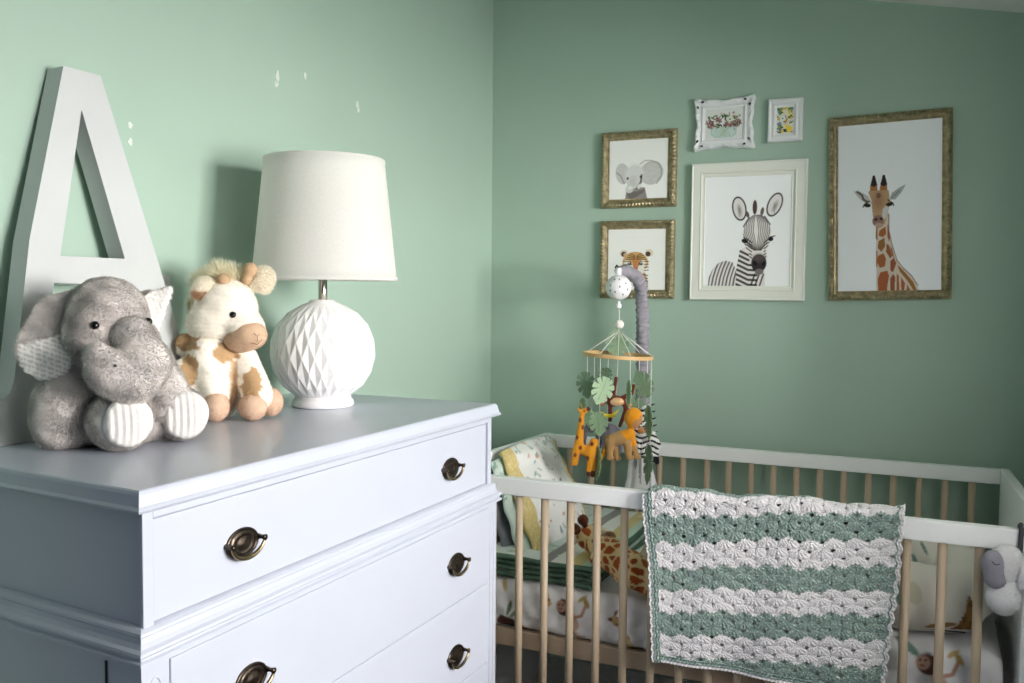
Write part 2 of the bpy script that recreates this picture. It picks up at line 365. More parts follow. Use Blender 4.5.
# =========================================================== DRESSER
TZ = 1.03
def dresser():
    t = thing('dresser', (.24, -1.43, 0), 'white painted chest of drawers with oval brass pulls against the green wall', 'dresser')
    FX, YR, YL = .475, -.965, -1.885; tn = math.tan(math.radians(5))
    def ring(off, z, fx=FX, yl=YL, yr=YR):   # outline of the case grown by off
        b = .004
        return [(b, yl - off + (fx) * tn * 1.0), (fx + off, yl - off), (fx + off, yr + off), (b, yr + off)], z
    def case(name, prof, m=M['dresser'], bev=0, **kw):
        V = []; F = []
        for off, z in prof:
            r, _ = ring(off, z, **kw); V += [(x, y, z) for x, y in r]
        for i in range(len(prof) - 1):
            for k in range(4): F.append((i * 4 + k, i * 4 + (k + 1) % 4, (i + 1) * 4 + (k + 1) % 4, (i + 1) * 4 + k))
        F.append((3, 2, 1, 0)); n = len(prof) * 4; F.append((n - 4, n - 3, n - 2, n - 1))
        return obj(name, V, F, m, t, smooth=False)
    # carcass: lower, wider block and upper block
    case('lower_case', [(.008, .09), (.008, .835)]); case('upper_case', [(-.006, .835), (-.006, 1.005)])
    case('plinth', [(.014, 0), (.014, .075), (.008, .09)])
    case('top', [(-.004, 1.0), (.005, 1.0035), (.010, 1.004), (.0135, 1.0062), (.0145, 1.0085), (.0135, 1.010), (.0115, 1.012), (.0105, 1.016), (.0095, 1.020), (.0085, 1.025), (.0065, 1.0285), (.004, 1.03)])
    case('waist_moulding', [(-.004, .868), (.002, .866), (.006, .863), (.007, .860), (.006, .858), (.0075, .852), (.011, .847), (.0155, .844), (.0165, .841), (.0155, .8385), (.012, .8375), (.013, .835), (.0165, .833), (.0165, .829), (.012, .827), (.008, .826)][::-1])
    # face frame of the upper part: two stiles, a top rail in three steps
    f = FX - .006
    for q0 in (YL + .003, YR - .019): box('stile', (f, q0, .862), (f + .007, q0 + .016, 1.003), M['dresser'], t, bevel=.001)
    for z0, z1, dd in ((.993, 1.003, .0075), (.862, .866, .005)): box('rail', (f, YL + .019, z0), (f + dd, YR - .019, z1), M['dresser'], t, bevel=.001)
    # side panels
    def pull(y, z, x, par):
        par_ = par; mb = MB(); V = []; F = []; n = 40
        prof = [(1, 0), (1, .0015), (.97, .0028), (.90, .0032), (.86, .0022), (.80, .0020), (.72, .0035), (.60, .0042), (.52, .0030), (.42, .0030), (.30, .0045), (.0, .0055)]
        for r, h in prof:
            for k in range(n):
                a = 2 * PI * k / n; V.append((x + h, y + .031 * r * math.cos(a), z + .0205 * r * math.sin(a)))
        for i in range(len(prof) - 1):
            for k in range(n): F.append((i * n + k, i * n + (k + 1) % n, (i + 1) * n + (k + 1) % n, (i + 1) * n + k))
        hp = MB().add(V, F).build('backplate', M['brass'], par_)
        for s in (-1, 1):
            MB().tube([(x, y + s * .0305, z + .002), (x + .008, y + s * .0305, z + .002), (x + .0145, y + s * .0305, z + .002)], [.0042, .0028, .0042], 10).build('post', M['brass'], hp)
        pts = []
        for k in range(25):
            a = PI + PI * k / 24; e = .0315; pts.append((x + .0125 + .002 * math.sin(a), y + e * math.cos(a), z + .003 + .0215 * math.sin(a)))
        MB().tube(pts, [.0019 + .0012 * math.sin(PI * k / 24) for k in range(25)], 10).build('bail', M['brass_light'], hp)
    def drawer(y0, y1, z0, z1, x, hz, lip=.0035):
        d = MB().box((x - .01, y0, z0), (x + lip, y1, z1)).build('drawer', M['dresser'], t, smooth=False, bevel=.0015)
        # plate sits on the drawer: root offset is the dresser
        for hy in (-1.712, -1.138): pull(hy, hz, x + lip, d)
    drawer(YL + .0215, YR - .0215, .8685, .9905, FX - .006, .925)
    L = FX + .008; ly0, ly1 = YL + .034, YR - .034
    drawer(ly0, ly1, .669, .822, L, .744, .003); drawer(ly0, ly1, .505, .6665, L, .566, .003)
    drawer(ly0, ly1, .31, .5025, L, .405, .003); drawer(ly0, ly1, .10, .3075, L, .205, .003)
    # arched beads on the corner stiles of the lower part
    for ys in (YL + .013, YR - .013):
        pts = [(L, ys - .008, .12)] + [(L, ys + .008 * math.cos(a), .795 + .012 * math.sin(a)) for a in np.linspace(PI, 0, 11)] + [(L, ys + .008, .12)]
        MB().tube(pts, .0016, 8).build('stile_bead', M['dresser'], t)
    # panel groove on the lower left flank: flat strip with shade as its colour
    y_at = lambda x: YL - .008 + (FX - x) * tn
    for x in (.422,):
        MB().prism([(x - .0015, .1), (x + .0015, .1), (x + .0015, .822), (x - .0015, .822)], lambda p: (p[0], y_at(p[0]) - .0008, p[1]), lambda p: (p[0], y_at(p[0]) + .002, p[1])).build('groove_shade_strip', M['recess_shade'], t, smooth=False)
    return t
dresser()

# =========================================================== LETTER A (leans on the wall)
def letter():
    t = thing('letter_a', (.07, -1.58, TZ + .004), 'tall white painted letter A leaning on the wall behind the grey elephant', 'decorative letter')
    # outline on the face: (y, z)
    out = [(-1.618, 1.608), (-1.547, 1.608), (-1.447, 1.301), (-1.400, 1.150), (-1.380, 1.103), (-1.355, 1.095), (-1.352, TZ + .005),
           (-1.500, TZ + .005), (-1.500, 1.095), (-1.462, 1.105), (-1.457, 1.123), (-1.474, 1.179), (-1.503, 1.264),
           (-1.660, 1.267), (-1.696, 1.120), (-1.70, 1.09), (-1.700, TZ + .005), (-1.775, TZ + .005), (-1.775, 1.093), (-1.757, 1.098), (-1.746, 1.106), (-1.738, 1.124), (-1.698, 1.331)]
    out = out
    inn = [(-1.589, 1.545), (-1.646, 1.309), (-1.521, 1.309)]
    th = .036; fx = lambda z: .078 - (z - 1.03) * .067
    bm = bmesh.new(); d = Vector((th, 0, th * .067)); R = root_off(t)
    def loop(pts): 
        vs = [bm.verts.new((fx(z) - R[0], y - R[1], z - R[2])) for y, z in pts]
        return [bm.edges.new((vs[i], vs[(i + 1) % len(vs)])) for i in range(len(vs))]
    E = loop(out) + loop(inn)
    bmesh.ops.triangle_fill(bm, edges=E, use_beauty=True)
    r = bmesh.ops.extrude_face_region(bm, geom=bm.faces[:])
    for v in [g for g in r['geom'] if isinstance(g, bmesh.types.BMVert)]:
        v.co -= d
    bmesh.ops.recalc_face_normals(bm, faces=bm.faces)
    zmin = (TZ + .0005) - R[2]
    for v in bm.verts:
        if v.co.z < zmin + .006: v.co.z = zmin
    me = bpy.data.meshes.new('letter_body'); bm.to_mesh(me); bm.free(); me.materials.append(M['letter'])
    o = bpy.data.objects.new('letter_body', me); SC.collection.objects.link(o); o.parent = t
letter()
tag(MB().box((.001, -1.41, TZ + .0005), (.012, -1.374, 1.285)).build('wooden_strip', M['letter'], smooth=False, bevel=.001), 'narrow upright white strip against the wall behind the right leg of the letter A', 'wood strip')

# =========================================================== TABLE LAMP
def lamp():
    cx, cy = .199, -1.163
    t = thing('table_lamp', (cx, cy, TZ), 'table lamp with white drum shade on a faceted round white ceramic base', 'lamp')
    c = (cx, cy, 0)
    # faceted ball: lattice of tall diamonds pressed inwards
    n = 26; prof = lambda a: (.1035 * max(math.sin(a), 0.0) ** .93, TZ + .108 + -.1 * math.cos(a) * (1.0))
    K = 7; a0, a1 = .52, 2.78; V = []; F = []; nr = []
    def pt(a, th, push=0):
        r, z = prof(a); r = r * (1 - push); return (cx + r * math.cos(th), cy + r * math.sin(th), z)
    idx = {}
    for k in range(K + 1):
        a = a0 + (a1 - a0) * k / K
        for j in range(n):
            idx[(k, j)] = len(V); V.append(pt(a, 2 * PI * (j + .5 * (k % 2)) / n))
    for k in range(0, K - 1):
        for j in range(n):
            # diamond with bottom (k,j), sides (k+1,*), top (k+2,j)
            jl, jr = (j - 1, j) if k % 2 == 0 else (j, j + 1)
            l_, r_ = idx[(k + 1, jl % n)], idx[(k + 1, jr % n)]; b_, t_ = idx[(k, j)], idx[(k + 2, j)]
            a = a0 + (a1 - a0) * (k + 1) / K; ci = len(V); V.append(pt(a, 2 * PI * (j + .5 * (k % 2)) / n, .040))
            F += [(b_, r_, ci), (r_, t_, ci), (t_, l_, ci), (l_, b_, ci)]
    for k, s in ((0, 0), (K, 1)):
        for j in range(n):
            if s == 0: F.append((idx[(0, j)], idx[(0, (j + 1) % n)], idx[(1, j)]))
            else: F.append((idx[(K, (j + 1) % n)], idx[(K, j)], idx[(K - 1, (j + K % 2) % n)]))
    # K even: top ring closes against ring K-1 with matching offset
    obj('base_ball', V, F, M['ceramic'], t, smooth=False, bevel=.0012)
    rb, zb = prof(a0); rt, zt = prof(a1)
    MB().lathe([(.056, TZ), (.0605, TZ + .002), (.061, TZ + .006), (.059, TZ + .013), (.055, TZ + .017), (rb + .001, zb + .003), (rb - .012, zb + .012)], c).build('foot', M['ceramic'], t)
    MB().lathe([(rt - .02, zt - .012), (rt + .001, zt - .004), (rt * .92, zt + .001), (.029, zt + .004), (.024, zt + .009), (.012, zt + .0095)], c).build('collar', M['ceramic'], t)
    MB().lathe([(.0105, 1.225), (.0105, 1.232), (.0088, 1.2335), (.0088, 1.284), (.0105, 1.2855), (.0105, 1.292)], c, 28).build('neck', M['chrome'], t)
    MB().lathe([(.012, 1.292), (.016, 1.296), (.016, 1.335), (.011, 1.338)], c, 24).build('socket', M['whiteplastic'], t)
    MB().ball((cx, cy, 1.372), (.026, .026, .036)).build('bulb', M['whiteplastic'], t)
    # drum shade with rolled rims
    cx += .004; cy += .002; c = (cx, cy, 0)
    th = .0016; V = []; F = []; n = 96; pr = []
    R = lambda z: .1405 + (.1160 - .1405) * (z - 1.279) / (1.514 - 1.279)
    for z in np.linspace(1.279, 1.514, 10): pr.append((R(z), z))
    prr = [(.1405 - th, 1.279), (.1415, 1.2785), (.1418, 1.281), (.1414, 1.286), (R(1.287), 1.287)] + pr[1:-1] + [(R(1.507), 1.507), (.1175, 1.508), (.1172, 1.513), (.1163, 1.5145), (.1160 - th, 1.514)] + [(r - th, z) for r, z in pr[::-1]][1:]
    MB().lathe(prr, c, n, cap=False).build('lamp_shade', M['shade'], t)
    mb = MB()
    for k in range(3):
        a = 2 * PI * k / 3 + .5; mb.tube([(cx + .012 * math.cos(a), cy + .012 * math.sin(a), 1.495), (cx + .1155 * math.cos(a), cy + .1155 * math.sin(a), 1.506)], .0013, 6)
    mb.lathe([(.006, 1.49), (.010, 1.491), (.010, 1.499), (.006, 1.50)], c, 16); mb.tube([(cx + .028 * math.cos(a), cy + .028 * math.sin(a) * 0, 1.41 + .09 * math.sin(a)) for a in np.linspace(-1.2, PI + 1.2, 24)], .0012, 6)
    mb.build('shade_carrier', M['chrome'], t)
lamp()
# =========================================================== PICTURES ON THE BACK WALL
def art_elephant():
    a = Art(1, 1.06, 150, (244, 246, 243)); r = np.random.default_rng(3)
    a.e(.73, .455, .195, .215, (196, 198, 195), -20); a.e(.74, .44, .165, .18, (206, 208, 205), -20, .9, .05)
    a.l([(.53, .62), (.62, .68), (.72, .675), (.84, .62), (.90, .5), (.89, .38), (.82, .26)], .018, (140, 138, 132), .7)
    a.e(.23, .46, .12, .19, (204, 206, 203), 8); a.l([(.13, .48), (.20, .42), (.26, .28)], .025, (150, 148, 145), .8)
    a.p([(.28, .0), (.30, .16), (.5, .2), (.62, .2), (.66, .0)], (150, 146, 140)); a.p([(.30, .10), (.50, .14), (.62, .17), (.6, .11), (.48, .03), (.4, .0), (.35, .0)], (98, 92, 88), .7)
    a.e(.44, .40, .165, .20, (214, 217, 214)); a.e(.44, .47, .15, .15, (222, 225, 222), 0, .8, .08)
    a.l([(.42, .36), (.38, .24), (.35, .17)], .13, (208, 210, 208)); a.e(.37, .2, .05, .03, (232, 234, 232), 10, 1, .03)
    for k in range(7): a.l([(.36 + .01 * k, .34 - .03 * k), (.44 + .01 * k, .33 - .032 * k)], .008, (176, 176, 172), .6)
    a.l([(.56, .42), (.55, .3), (.48, .18), (.52, .24)], .035, (86, 80, 78), .85); a.e(.525, .22, .03, .05, (230, 230, 226), -30)
    a.e(.32, .37, .02, .024, (70, 66, 64)); a.e(.55, .39, .024, .024, (72, 68, 66))
    for k in range(60): x, y = r.uniform(.56, .88), r.uniform(.28, .6); a.e(x, y, .02, .008, (170, 172, 168), r.uniform(0, 90), .25)
    for k in range(12): a.l([(.30 + .03 * k, 0), (.32 + .026 * k, .1)], .01, (110, 105, 100), .5)
    return a
def art_tiger():
    a = Art(1, 1.07, 150, (244, 246, 242)); O = (206, 164, 108); D = (74, 58, 46); W = (236, 232, 222)
    a.p([(.50, .0), (.48, .3), (.66, .3), (.71, .12), (.70, .0)], O)
    for k in range(6): a.l([(.60, .27 - .05 * k), (.70, .25 - .05 * k)], .017, D)
    a.e(.28, .64, .07, .065, (228, 214, 190)); a.e(.275, .63, .045, .045, D); a.e(.30, .62, .03, .03, (200, 180, 150))
    a.e(.72, .65, .07, .065, (228, 214, 190)); a.e(.70, .63, .045, .045, D)
    a.e(.48, .48, .225, .19, O); a.e(.48, .36, .17, .12, W); a.e(.33, .46, .05, .07, W, 0, .9, .03); a.e(.62, .46, .05, .07, W, 0, .9, .03)
    a.e(.49, .48, .06, .12, (196, 136, 80)); a.e(.49, .375, .04, .025, (180, 110, 100))
    for s in (-1, 1):
        for k in range(4): a.l([(.49 + s * .02, .60 - .02 * k), (.49 + s * (.10 + .025 * k), .64 - .035 * k)], .014, D)
        for k in range(4): a.l([(.49 + s * .22, .50 - .05 * k), (.49 + s * .15, .50 - .055 * k)], .014, D)
        a.e(.48 + s * .098, .455, .036, .024, (48, 56, 62)); a.e(.48 + s * .098, .462, .014, .012, (130, 160, 180)); a.l([(.48 + s * .06, .44), (.48 + s * .09, .50), (.48 + s * .13, .50)], .012, D)
    a.l([(.44, .31), (.49, .345), (.54, .31)], .012, D)
    return a
def art_zebra():
    a = Art(1, 1.29, 240, (247, 251, 251)); K = (44, 42, 44); W = (232, 230, 226)
    body = a.p([(.05, .0), (.06, .10), (.11, .21), (.18, .28), (.26, .30), (.34, .28), (.38, .20), (.40, .0)], W)
    for k in range(8):
        x = .07 + .042 * k; a.l([(x - .02, -.02), (x + .0, .10), (x + .03, .20), (x + .07, .30)], .017 + .003 * (k % 2), (66, 64, 66), .9, clip=body)
    nk = a.p([(.38, .0), (.385, .2), (.42, .42), (.55, .5), (.66, .34), (.71, .2), (.72, .0)], W)
    for k in range(8):
        y = .43 - .058 * k; a.l([(.36, y + .01), (.43, y - .02), (.52, y - .065), (.62, y - .07)], .027, K, .95, clip=nk)
    for k in range(3): a.l([(.55 + .05 * k, -.02), (.60 + .05 * k, .14)], .02, K, .9, clip=nk)
    # ears
    for x, y, g in ((.405, .91, 12), (.81, .945, -22)):
        a.e(x, y, .083, .145, (58, 54, 54), g); a.e(x, y, .066, .125, (232, 230, 228), g); a.e(x + .005, y - .02, .02, .055, (120, 112, 110), g, .8, .03)
        a.l([(x, y - .1), (x - .005, y + .02)], .01, (150, 142, 138), .7)
    a.e(.585, .92, .026, .085, (78, 62, 54)); a.e(.67, .87, .02, .05, (110, 92, 80), -10); a.e(.50, .84, .02, .04, (100, 86, 76), 20)
    hd = a.e(.615, .60, .158, .24, W); hd2 = a.e(.63, .36, .10, .15, W); hm = np.maximum(hd, hd2)
    for s in (-1, 1):
        for k in range(7):
            o = .012 + .021 * k
            a.l([(.60 + s * o * .5, .83), (.60 + s * (o + .012), .74), (.605 + s * (o + .02), .64), (.615 + s * o * .8, .50), (.625 + s * o * .3, .42)], .0085 + .001 * (k > 3), (60, 48, 44), .92, clip=hm)
    for k in range(6):
        y = .56 - .036 * k; a.l([(.44, y + .02), (.50, y - .005), (.56, y - .05)], .014, K, .9, clip=hm); a.l([(.80, y), (.74, y - .02), (.70, y - .05)], .013, K, .9, clip=hm)
    a.l([(.46, .70), (.52, .80)], .02, K, .8); a.l([(.76, .72), (.70, .81)], .02, K, .8)
    a.e(.475, .53, .036, .026, (24, 22, 24), -20); a.e(.775, .55, .03, .026, (24, 22, 24), 20); a.l([(.76, .57), (.82, .585)], .012, K)
    a.e(.645, .27, .088, .105, (50, 46, 50)); a.e(.64, .33, .07, .05, (96, 86, 84), 0, .7, .05); a.e(.60, .27, .02, .03, (16, 14, 16), 20); a.e(.70, .26, .016, .026, (16, 14, 16), -15)
    a.e(.65, .17, .05, .035, (120, 112, 112))
    return a
def art_giraffe():
    a = Art(1, 1.72, 230, (246, 250, 254)); B = (166, 100, 58); Cc = (214, 202, 186)
    neck = a.p([(.385, .0), (.38, .3), (.375, .70), (.43, .78), (.50, .80), (.495, .66), (.52, .5), (.565, .33), (.62, .24), (.70, .17), (.76, .08), (.79, .0)], Cc)
    r = np.random.default_rng(5)
    for pts in ([(.41, .62), (.47, .66), (.475, .58), (.44, .55), (.40, .57)], [(.40, .51), (.46, .545), (.465, .455), (.43, .40), (.395, .44)], [(.395, .36), (.45, .385), (.475, .33), (.465, .25), (.415, .235), (.39, .29)],
                [(.40, .0), (.395, .12), (.42, .19), (.49, .205), (.505, .15), (.49, .05), (.485, .0)], [(.49, .70), (.485, .56), (.505, .50), (.515, .55)], [(.48, .48), (.50, .47), (.54, .36), (.515, .33), (.475, .40)],
                [(.51, .46), (.53, .44), (.56, .32), (.55, .33)], [(.515, .30), (.55, .335), (.575, .28), (.545, .19), (.52, .2)], [(.52, .0), (.515, .12), (.545, .17), (.565, .14), (.56, .0)], [(.585, .26), (.61, .24), (.67, .17), (.74, .08), (.77, .0), (.74, .0), (.68, .10), (.61, .19)],
                [(.58, .17), (.60, .15), (.605, .0), (.58, .0)], [(.62, .14), (.66, .07), (.65, .0), (.625, .0)], [(.68, .06), (.71, .0), (.675, .0)], [(.40, .70), (.44, .72), (.47, .74), (.46, .69), (.42, .67)], [(.375, .54), (.39, .52), (.39, .66), (.377, .68)], [(.38, .25), (.39, .24), (.39, .41), (.378, .42)]):
        a.p(pts, (B[0] + r.integers(-12, 14), B[1] + r.integers(-10, 10), B[2]))
    a.l([(.50, .78), (.50, .62), (.53, .48), (.58, .31), (.64, .23), (.72, .15), (.78, .05)], .011, (130, 84, 54), .8)
    # ears
    a.p([(.335, .90), (.28, .90), (.20, .97), (.155, 1.04), (.22, 1.03), (.30, .98)], (196, 198, 196)); a.l([(.19, 1.03), (.24, .99), (.25, .95), (.29, .92)], .022, (92, 70, 56), .9)
    a.p([(.50, .93), (.56, .93), (.62, 1.0), (.66, 1.08), (.60, 1.05), (.53, 1.0)], (176, 182, 184)); a.l([(.53, .95), (.60, 1.02)], .012, (130, 132, 130), .8)
    # head
    a.p([(.30, 1.02), (.33, .93), (.335, .86), (.35, .74), (.37, .67), (.40, .645), (.44, .66), (.47, .72), (.50, .84), (.51, .90), (.50, 1.02), (.46, 1.06), (.40, 1.03), (.34, 1.06)], (188, 156, 118))
    a.p([(.43, .72), (.47, .74), (.50, .85), (.48, .88), (.44, .84)], (212, 212, 212)); a.e(.40, .93, .05, .09, (164, 118, 92), 0, .7, .05); a.e(.40, .98, .022, .028, (110, 80, 64), 0, .8)
    a.e(.395, .72, .055, .06, (150, 118, 104)); a.e(.375, .735, .018, .012, (54, 40, 40), 20); a.e(.425, .74, .018, .012, (54, 40, 40), -20); a.e(.40, .68, .035, .02, (190, 160, 146))
    a.e(.29, .885, .036, .02, (44, 36, 34), -10); a.e(.505, .885, .034, .02, (44, 36, 34), 10); a.l([(.31, .93), (.26, .895), (.25, .87)], .012, (60, 48, 42)); a.l([(.49, .93), (.54, .895), (.545, .87)], .012, (60, 48, 42))
    # horns
    for x, g in ((.350, 4), (.447, -4)):
        a.p([(x - .035, 1.03), (x - .03, 1.10), (x - .005, 1.18), (x + .015, 1.18), (x + .035, 1.10), (x + .038, 1.03)], (170, 112, 66)); a.p([(x - .028, 1.09), (x - .008, 1.19), (x + .012, 1.19), (x + .034, 1.09), (x, 1.07)], (44, 38, 40))
    return a
def art_flowers(kind):
    r = np.random.default_rng(11 + kind)
    if kind == 0:
        a = Art(1, .79, 120, (226, 230, 226)); G = [(96, 116, 62), (120, 136, 80), (70, 92, 54)]
        a.p([(.15, .32), (.17, .10), (.3, .02), (.7, .02), (.82, .10), (.84, .32)], (196, 216, 210)); a.l([(.16, .33), (.17, .12), (.3, .03)], .02, (150, 196, 192)); a.l([(.83, .33), (.82, .1), (.7, .03)], .02, (150, 196, 192))
        for k in range(14): a.l([(r.uniform(.3, .7), .04), (r.uniform(.2, .8), .34)], .012, (168, 190, 160), .8)
        for k in range(60): a.e(r.uniform(.06, .92), r.uniform(.30, .62), .05, .02, G[k % 3], r.uniform(0, 180))
        for x, y, q in ((.10, .42, .09), (.34, .50, .11), (.78, .35, .12), (.90, .42, .09), (.58, .36, .08), (.2, .36, .08)):
            for k in range(26):
                t = r.uniform(0, 6.28); d = r.uniform(0, q); a.e(x + d * math.cos(t), y + d * math.sin(t), .03, .012, [(128, 78, 84), (158, 108, 112), (104, 62, 72), (184, 138, 140)][k % 4], math.degrees(t))
        a.e(.66, .5, .09, .07, (222, 226, 218)); a.e(.66, .5, .025, .02, (110, 120, 80))
        for k in range(14): a.e(r.uniform(.4, .95), r.uniform(.55, .68), .03, .012, [(180, 130, 120), G[0]][k % 2], r.uniform(0, 180))
    else:
        a = Art(1, 1.5, 90, (222, 222, 196))
        for k in range(90): a.e(r.uniform(0, 1), r.uniform(0, 1.5), .11, .035, [(88, 124, 56), (120, 148, 70), (60, 96, 50)][k % 3], r.uniform(0, 180))
        for k in range(46):
            x, y = r.uniform(.05, .95), r.uniform(.0, 1.45); c = [(232, 226, 150), (226, 196, 60), (206, 120, 150), (110, 140, 190), (236, 226, 226), (240, 220, 90)][r.integers(6)]
            for q in range(5): a.e(x + .05 * math.cos(q * 1.257), y + .05 * math.sin(q * 1.257), .04, .035, c)
            a.e(x, y, .02, .02, (150, 110, 50))
        a.e(.35, .85, .17, .16, (230, 234, 236)); a.e(.35, .85, .05, .05, (120, 136, 90)); a.e(.5, .16, .09, .1, (60, 80, 60)); a.e(.75, .25, .16, .15, (236, 212, 60))
    return a
def frame_sweep(X0, X1, Z0, Z1, prof, m, parent, name, orn=None, n=60, out=None, RM=None):
    """prof: list of (inset, depth out from the wall); orn(i, arclength) extra depth"""
    V = []; F = []; W = X1 - X0; H = Z1 - Z0; cx, cz_ = (X0 + X1) / 2, (Z0 + Z1) / 2
    for i, (ins, dp) in enumerate(prof):
        x0, x1, z0, z1 = X0 + ins, X1 - ins, Z0 + ins, Z1 - ins
        c = [(x0, z0), (x1, z0), (x1, z1), (x0, z1)]
        for s in range(4):
            a, b = c[s], c[(s + 1) % 4]
            for k in range(n):
                t = k / n; x, z = a[0] + (b[0] - a[0]) * t, a[1] + (b[1] - a[1]) * t; L = (W if s % 2 == 0 else H) * t
                d = dp + (orn(i, L) if orn and 0 < k < n else 0)
                if out: x, z = out(i, x, z, s, t)
                V.append((x, -d, z))
    N = 4 * n
    for i in range(len(prof) - 1):
        for k in range(N): F.append((i * N + k, i * N + (k + 1) % N, (i + 1) * N + (k + 1) % N, (i + 1) * N + k))
    return obj(name, V, F, m, parent, smooth='auto' if orn else False)
def picture(kind, X0, X1, Z0, Z1, ins, art, label, cat, prof, m, tilt=0, orn=None, n=60, out=None, depth=.012):
    t = thing('picture_frame', ((X0 + X1) / 2, 0, (Z0 + Z1) / 2), label, cat)
    frame_sweep(X0, X1, Z0, Z1, prof, m, t, 'moulding', orn, n, out)
    ix0, ix1, iz0, iz1 = X0 + ins[0], X1 - ins[1], Z0 + ins[2], Z1 - ins[3]
    def f(u, v): return np.stack([ix0 + (ix1 - ix0) * u, -depth + 0 * u, iz0 + (iz1 - iz0) * v], 1)
    P, F, U, V = grid(art.nx, art.ny, f); obj('print', P, F, M['paper'], t, cols=art.sample(U * art.w, V * art.h), smooth=False)
    t.rotation_euler = (0, math.radians(tilt), 0); return t
def gprof(w, d=.022):
    p = [(0, .0005), (0, d * .55), (.0015, d * .72), (.004, d * .8), (.006, d * .92), (.009, d), (.012, d * .94), (.014, d * .75), (.016, d * .62), (.018, d * .6), (w - .006, d * .52), (w - .004, d * .62), (w - .002, d * .6), (w - .0005, d * .48), (w, .011)]
    return p
def gorn(i, L):
    if i in (3, 4, 5, 6): return .0022 * math.sin(L * 2 * PI / .011 + (i % 2) * 1.6) * (1 if i != 3 else .6)
    if i in (11, 12): return .0008 * math.sin(L * 2 * PI / .005)
    return 0
gk = 'framed picture'
picture(0, .371, .601, 1.512, 1.737, (.026,) * 4, art_elephant(), 'square gold frame with a pale baby elephant print, upper left of the wall group', gk, gprof(.027), M['gold'], orn=gorn, n=150)
picture(0, .371, .599, 1.243, 1.474, (.026,) * 4, art_tiger(), 'square gold frame with a tiger cub print, partly behind the grey mobile arm', gk, gprof(.027), M['gold'], orn=gorn, n=150)
picture(0, .647, .967, 1.241, 1.631, (.040,) * 4, art_zebra(), 'wide cream frame with a young zebra print in the middle of the wall group', gk,
        [(0, .0005), (0, .016), (.002, .0185), (.004, .0185), (.006, .017), (.026, .017), (.028, .0185), (.030, .0185), (.031, .014), (.037, .013), (.0385, .0145), (.040, .0145), (.041, .011)], M['frame_cream'], n=4)
picture(0, 1.024, 1.328, 1.2465, 1.740, (.025,) * 4, art_giraffe(), 'tall gold frame with a giraffe head and neck print, rightmost on the wall', gk, gprof(.026), M['gold'], tilt=-1.4, orn=gorn, n=190)
def scal(i, x, z, s, t):
    cx, cz_ = .735, 1.742; q = .0034 * math.cos(2 * PI * t) + .0016 * math.cos(6 * PI * t) - .0015
    f = [1, 1, 1, .9, .7, .35, .15, 0, 0, 0, 0, 0, 0][min(i, 12)]
    dx, dz = [(0, -1), (1, 0), (0, 1), (-1, 0)][s]; cr = (1 if t < .08 or t > .92 else 0)
    return x + dx * q * f, z + dz * q * f
def worn(i, L): return (.0018 * math.sin(L * 2 * PI / .024 + i) if i in (3, 4) else 0)
pf = picture(0, .652, .819, 1.669, 1.813, (.030,) * 4, art_flowers(0), 'small ornate white frame with wavy outline around purple flowers in a jar', gk,
        [(0, .0005), (0, .012), (.002, .0165), (.005, .019), (.010, .0175), (.015, .014), (.019, .0135), (.022, .0165), (.024, .017), (.026, .015), (.0285, .0135), (.030, .0135), (.031, .011)], M['frame_white'], orn=worn, n=48, out=scal)
for sx in (-1, 1):
    for sz in (-1, 1):
        for (dx, dz, g) in ((.073, .048, 60), (.060, .062, -15)):
            a = math.radians(g * sx * sz); Mx = [(.735 + sx * dx + .0042 * math.cos(q) * math.cos(a) - .0026 * math.sin(q) * math.sin(a), 1.742 + sz * dz + .0042 * math.cos(q) * math.sin(a) + .0026 * math.sin(q) * math.cos(a)) for q in np.linspace(0, 2 * PI, 13)[:-1]]
            MB().prism(Mx, lambda p: (p[0], -.0165, p[1]), lambda p: (p[0], -.0198, p[1])).build('hole_shade_disc', M['recess_shade'], pf, smooth=False)  # dark discs on the surface, their colour standing in for shaded holes
picture(0, .858, .950, 1.680, 1.798, (.023,) * 4, art_flowers(1), 'smallest frame, white with a yellow and pink flower print', gk,
        [(0, .0005), (0, .014), (.002, .018), (.005, .0185), (.008, .0165), (.012, .016), (.014, .018), (.017, .0185), (.019, .015), (.0215, .013), (.0235, .013), (.0245, .011)], M['frame_white'], n=10)

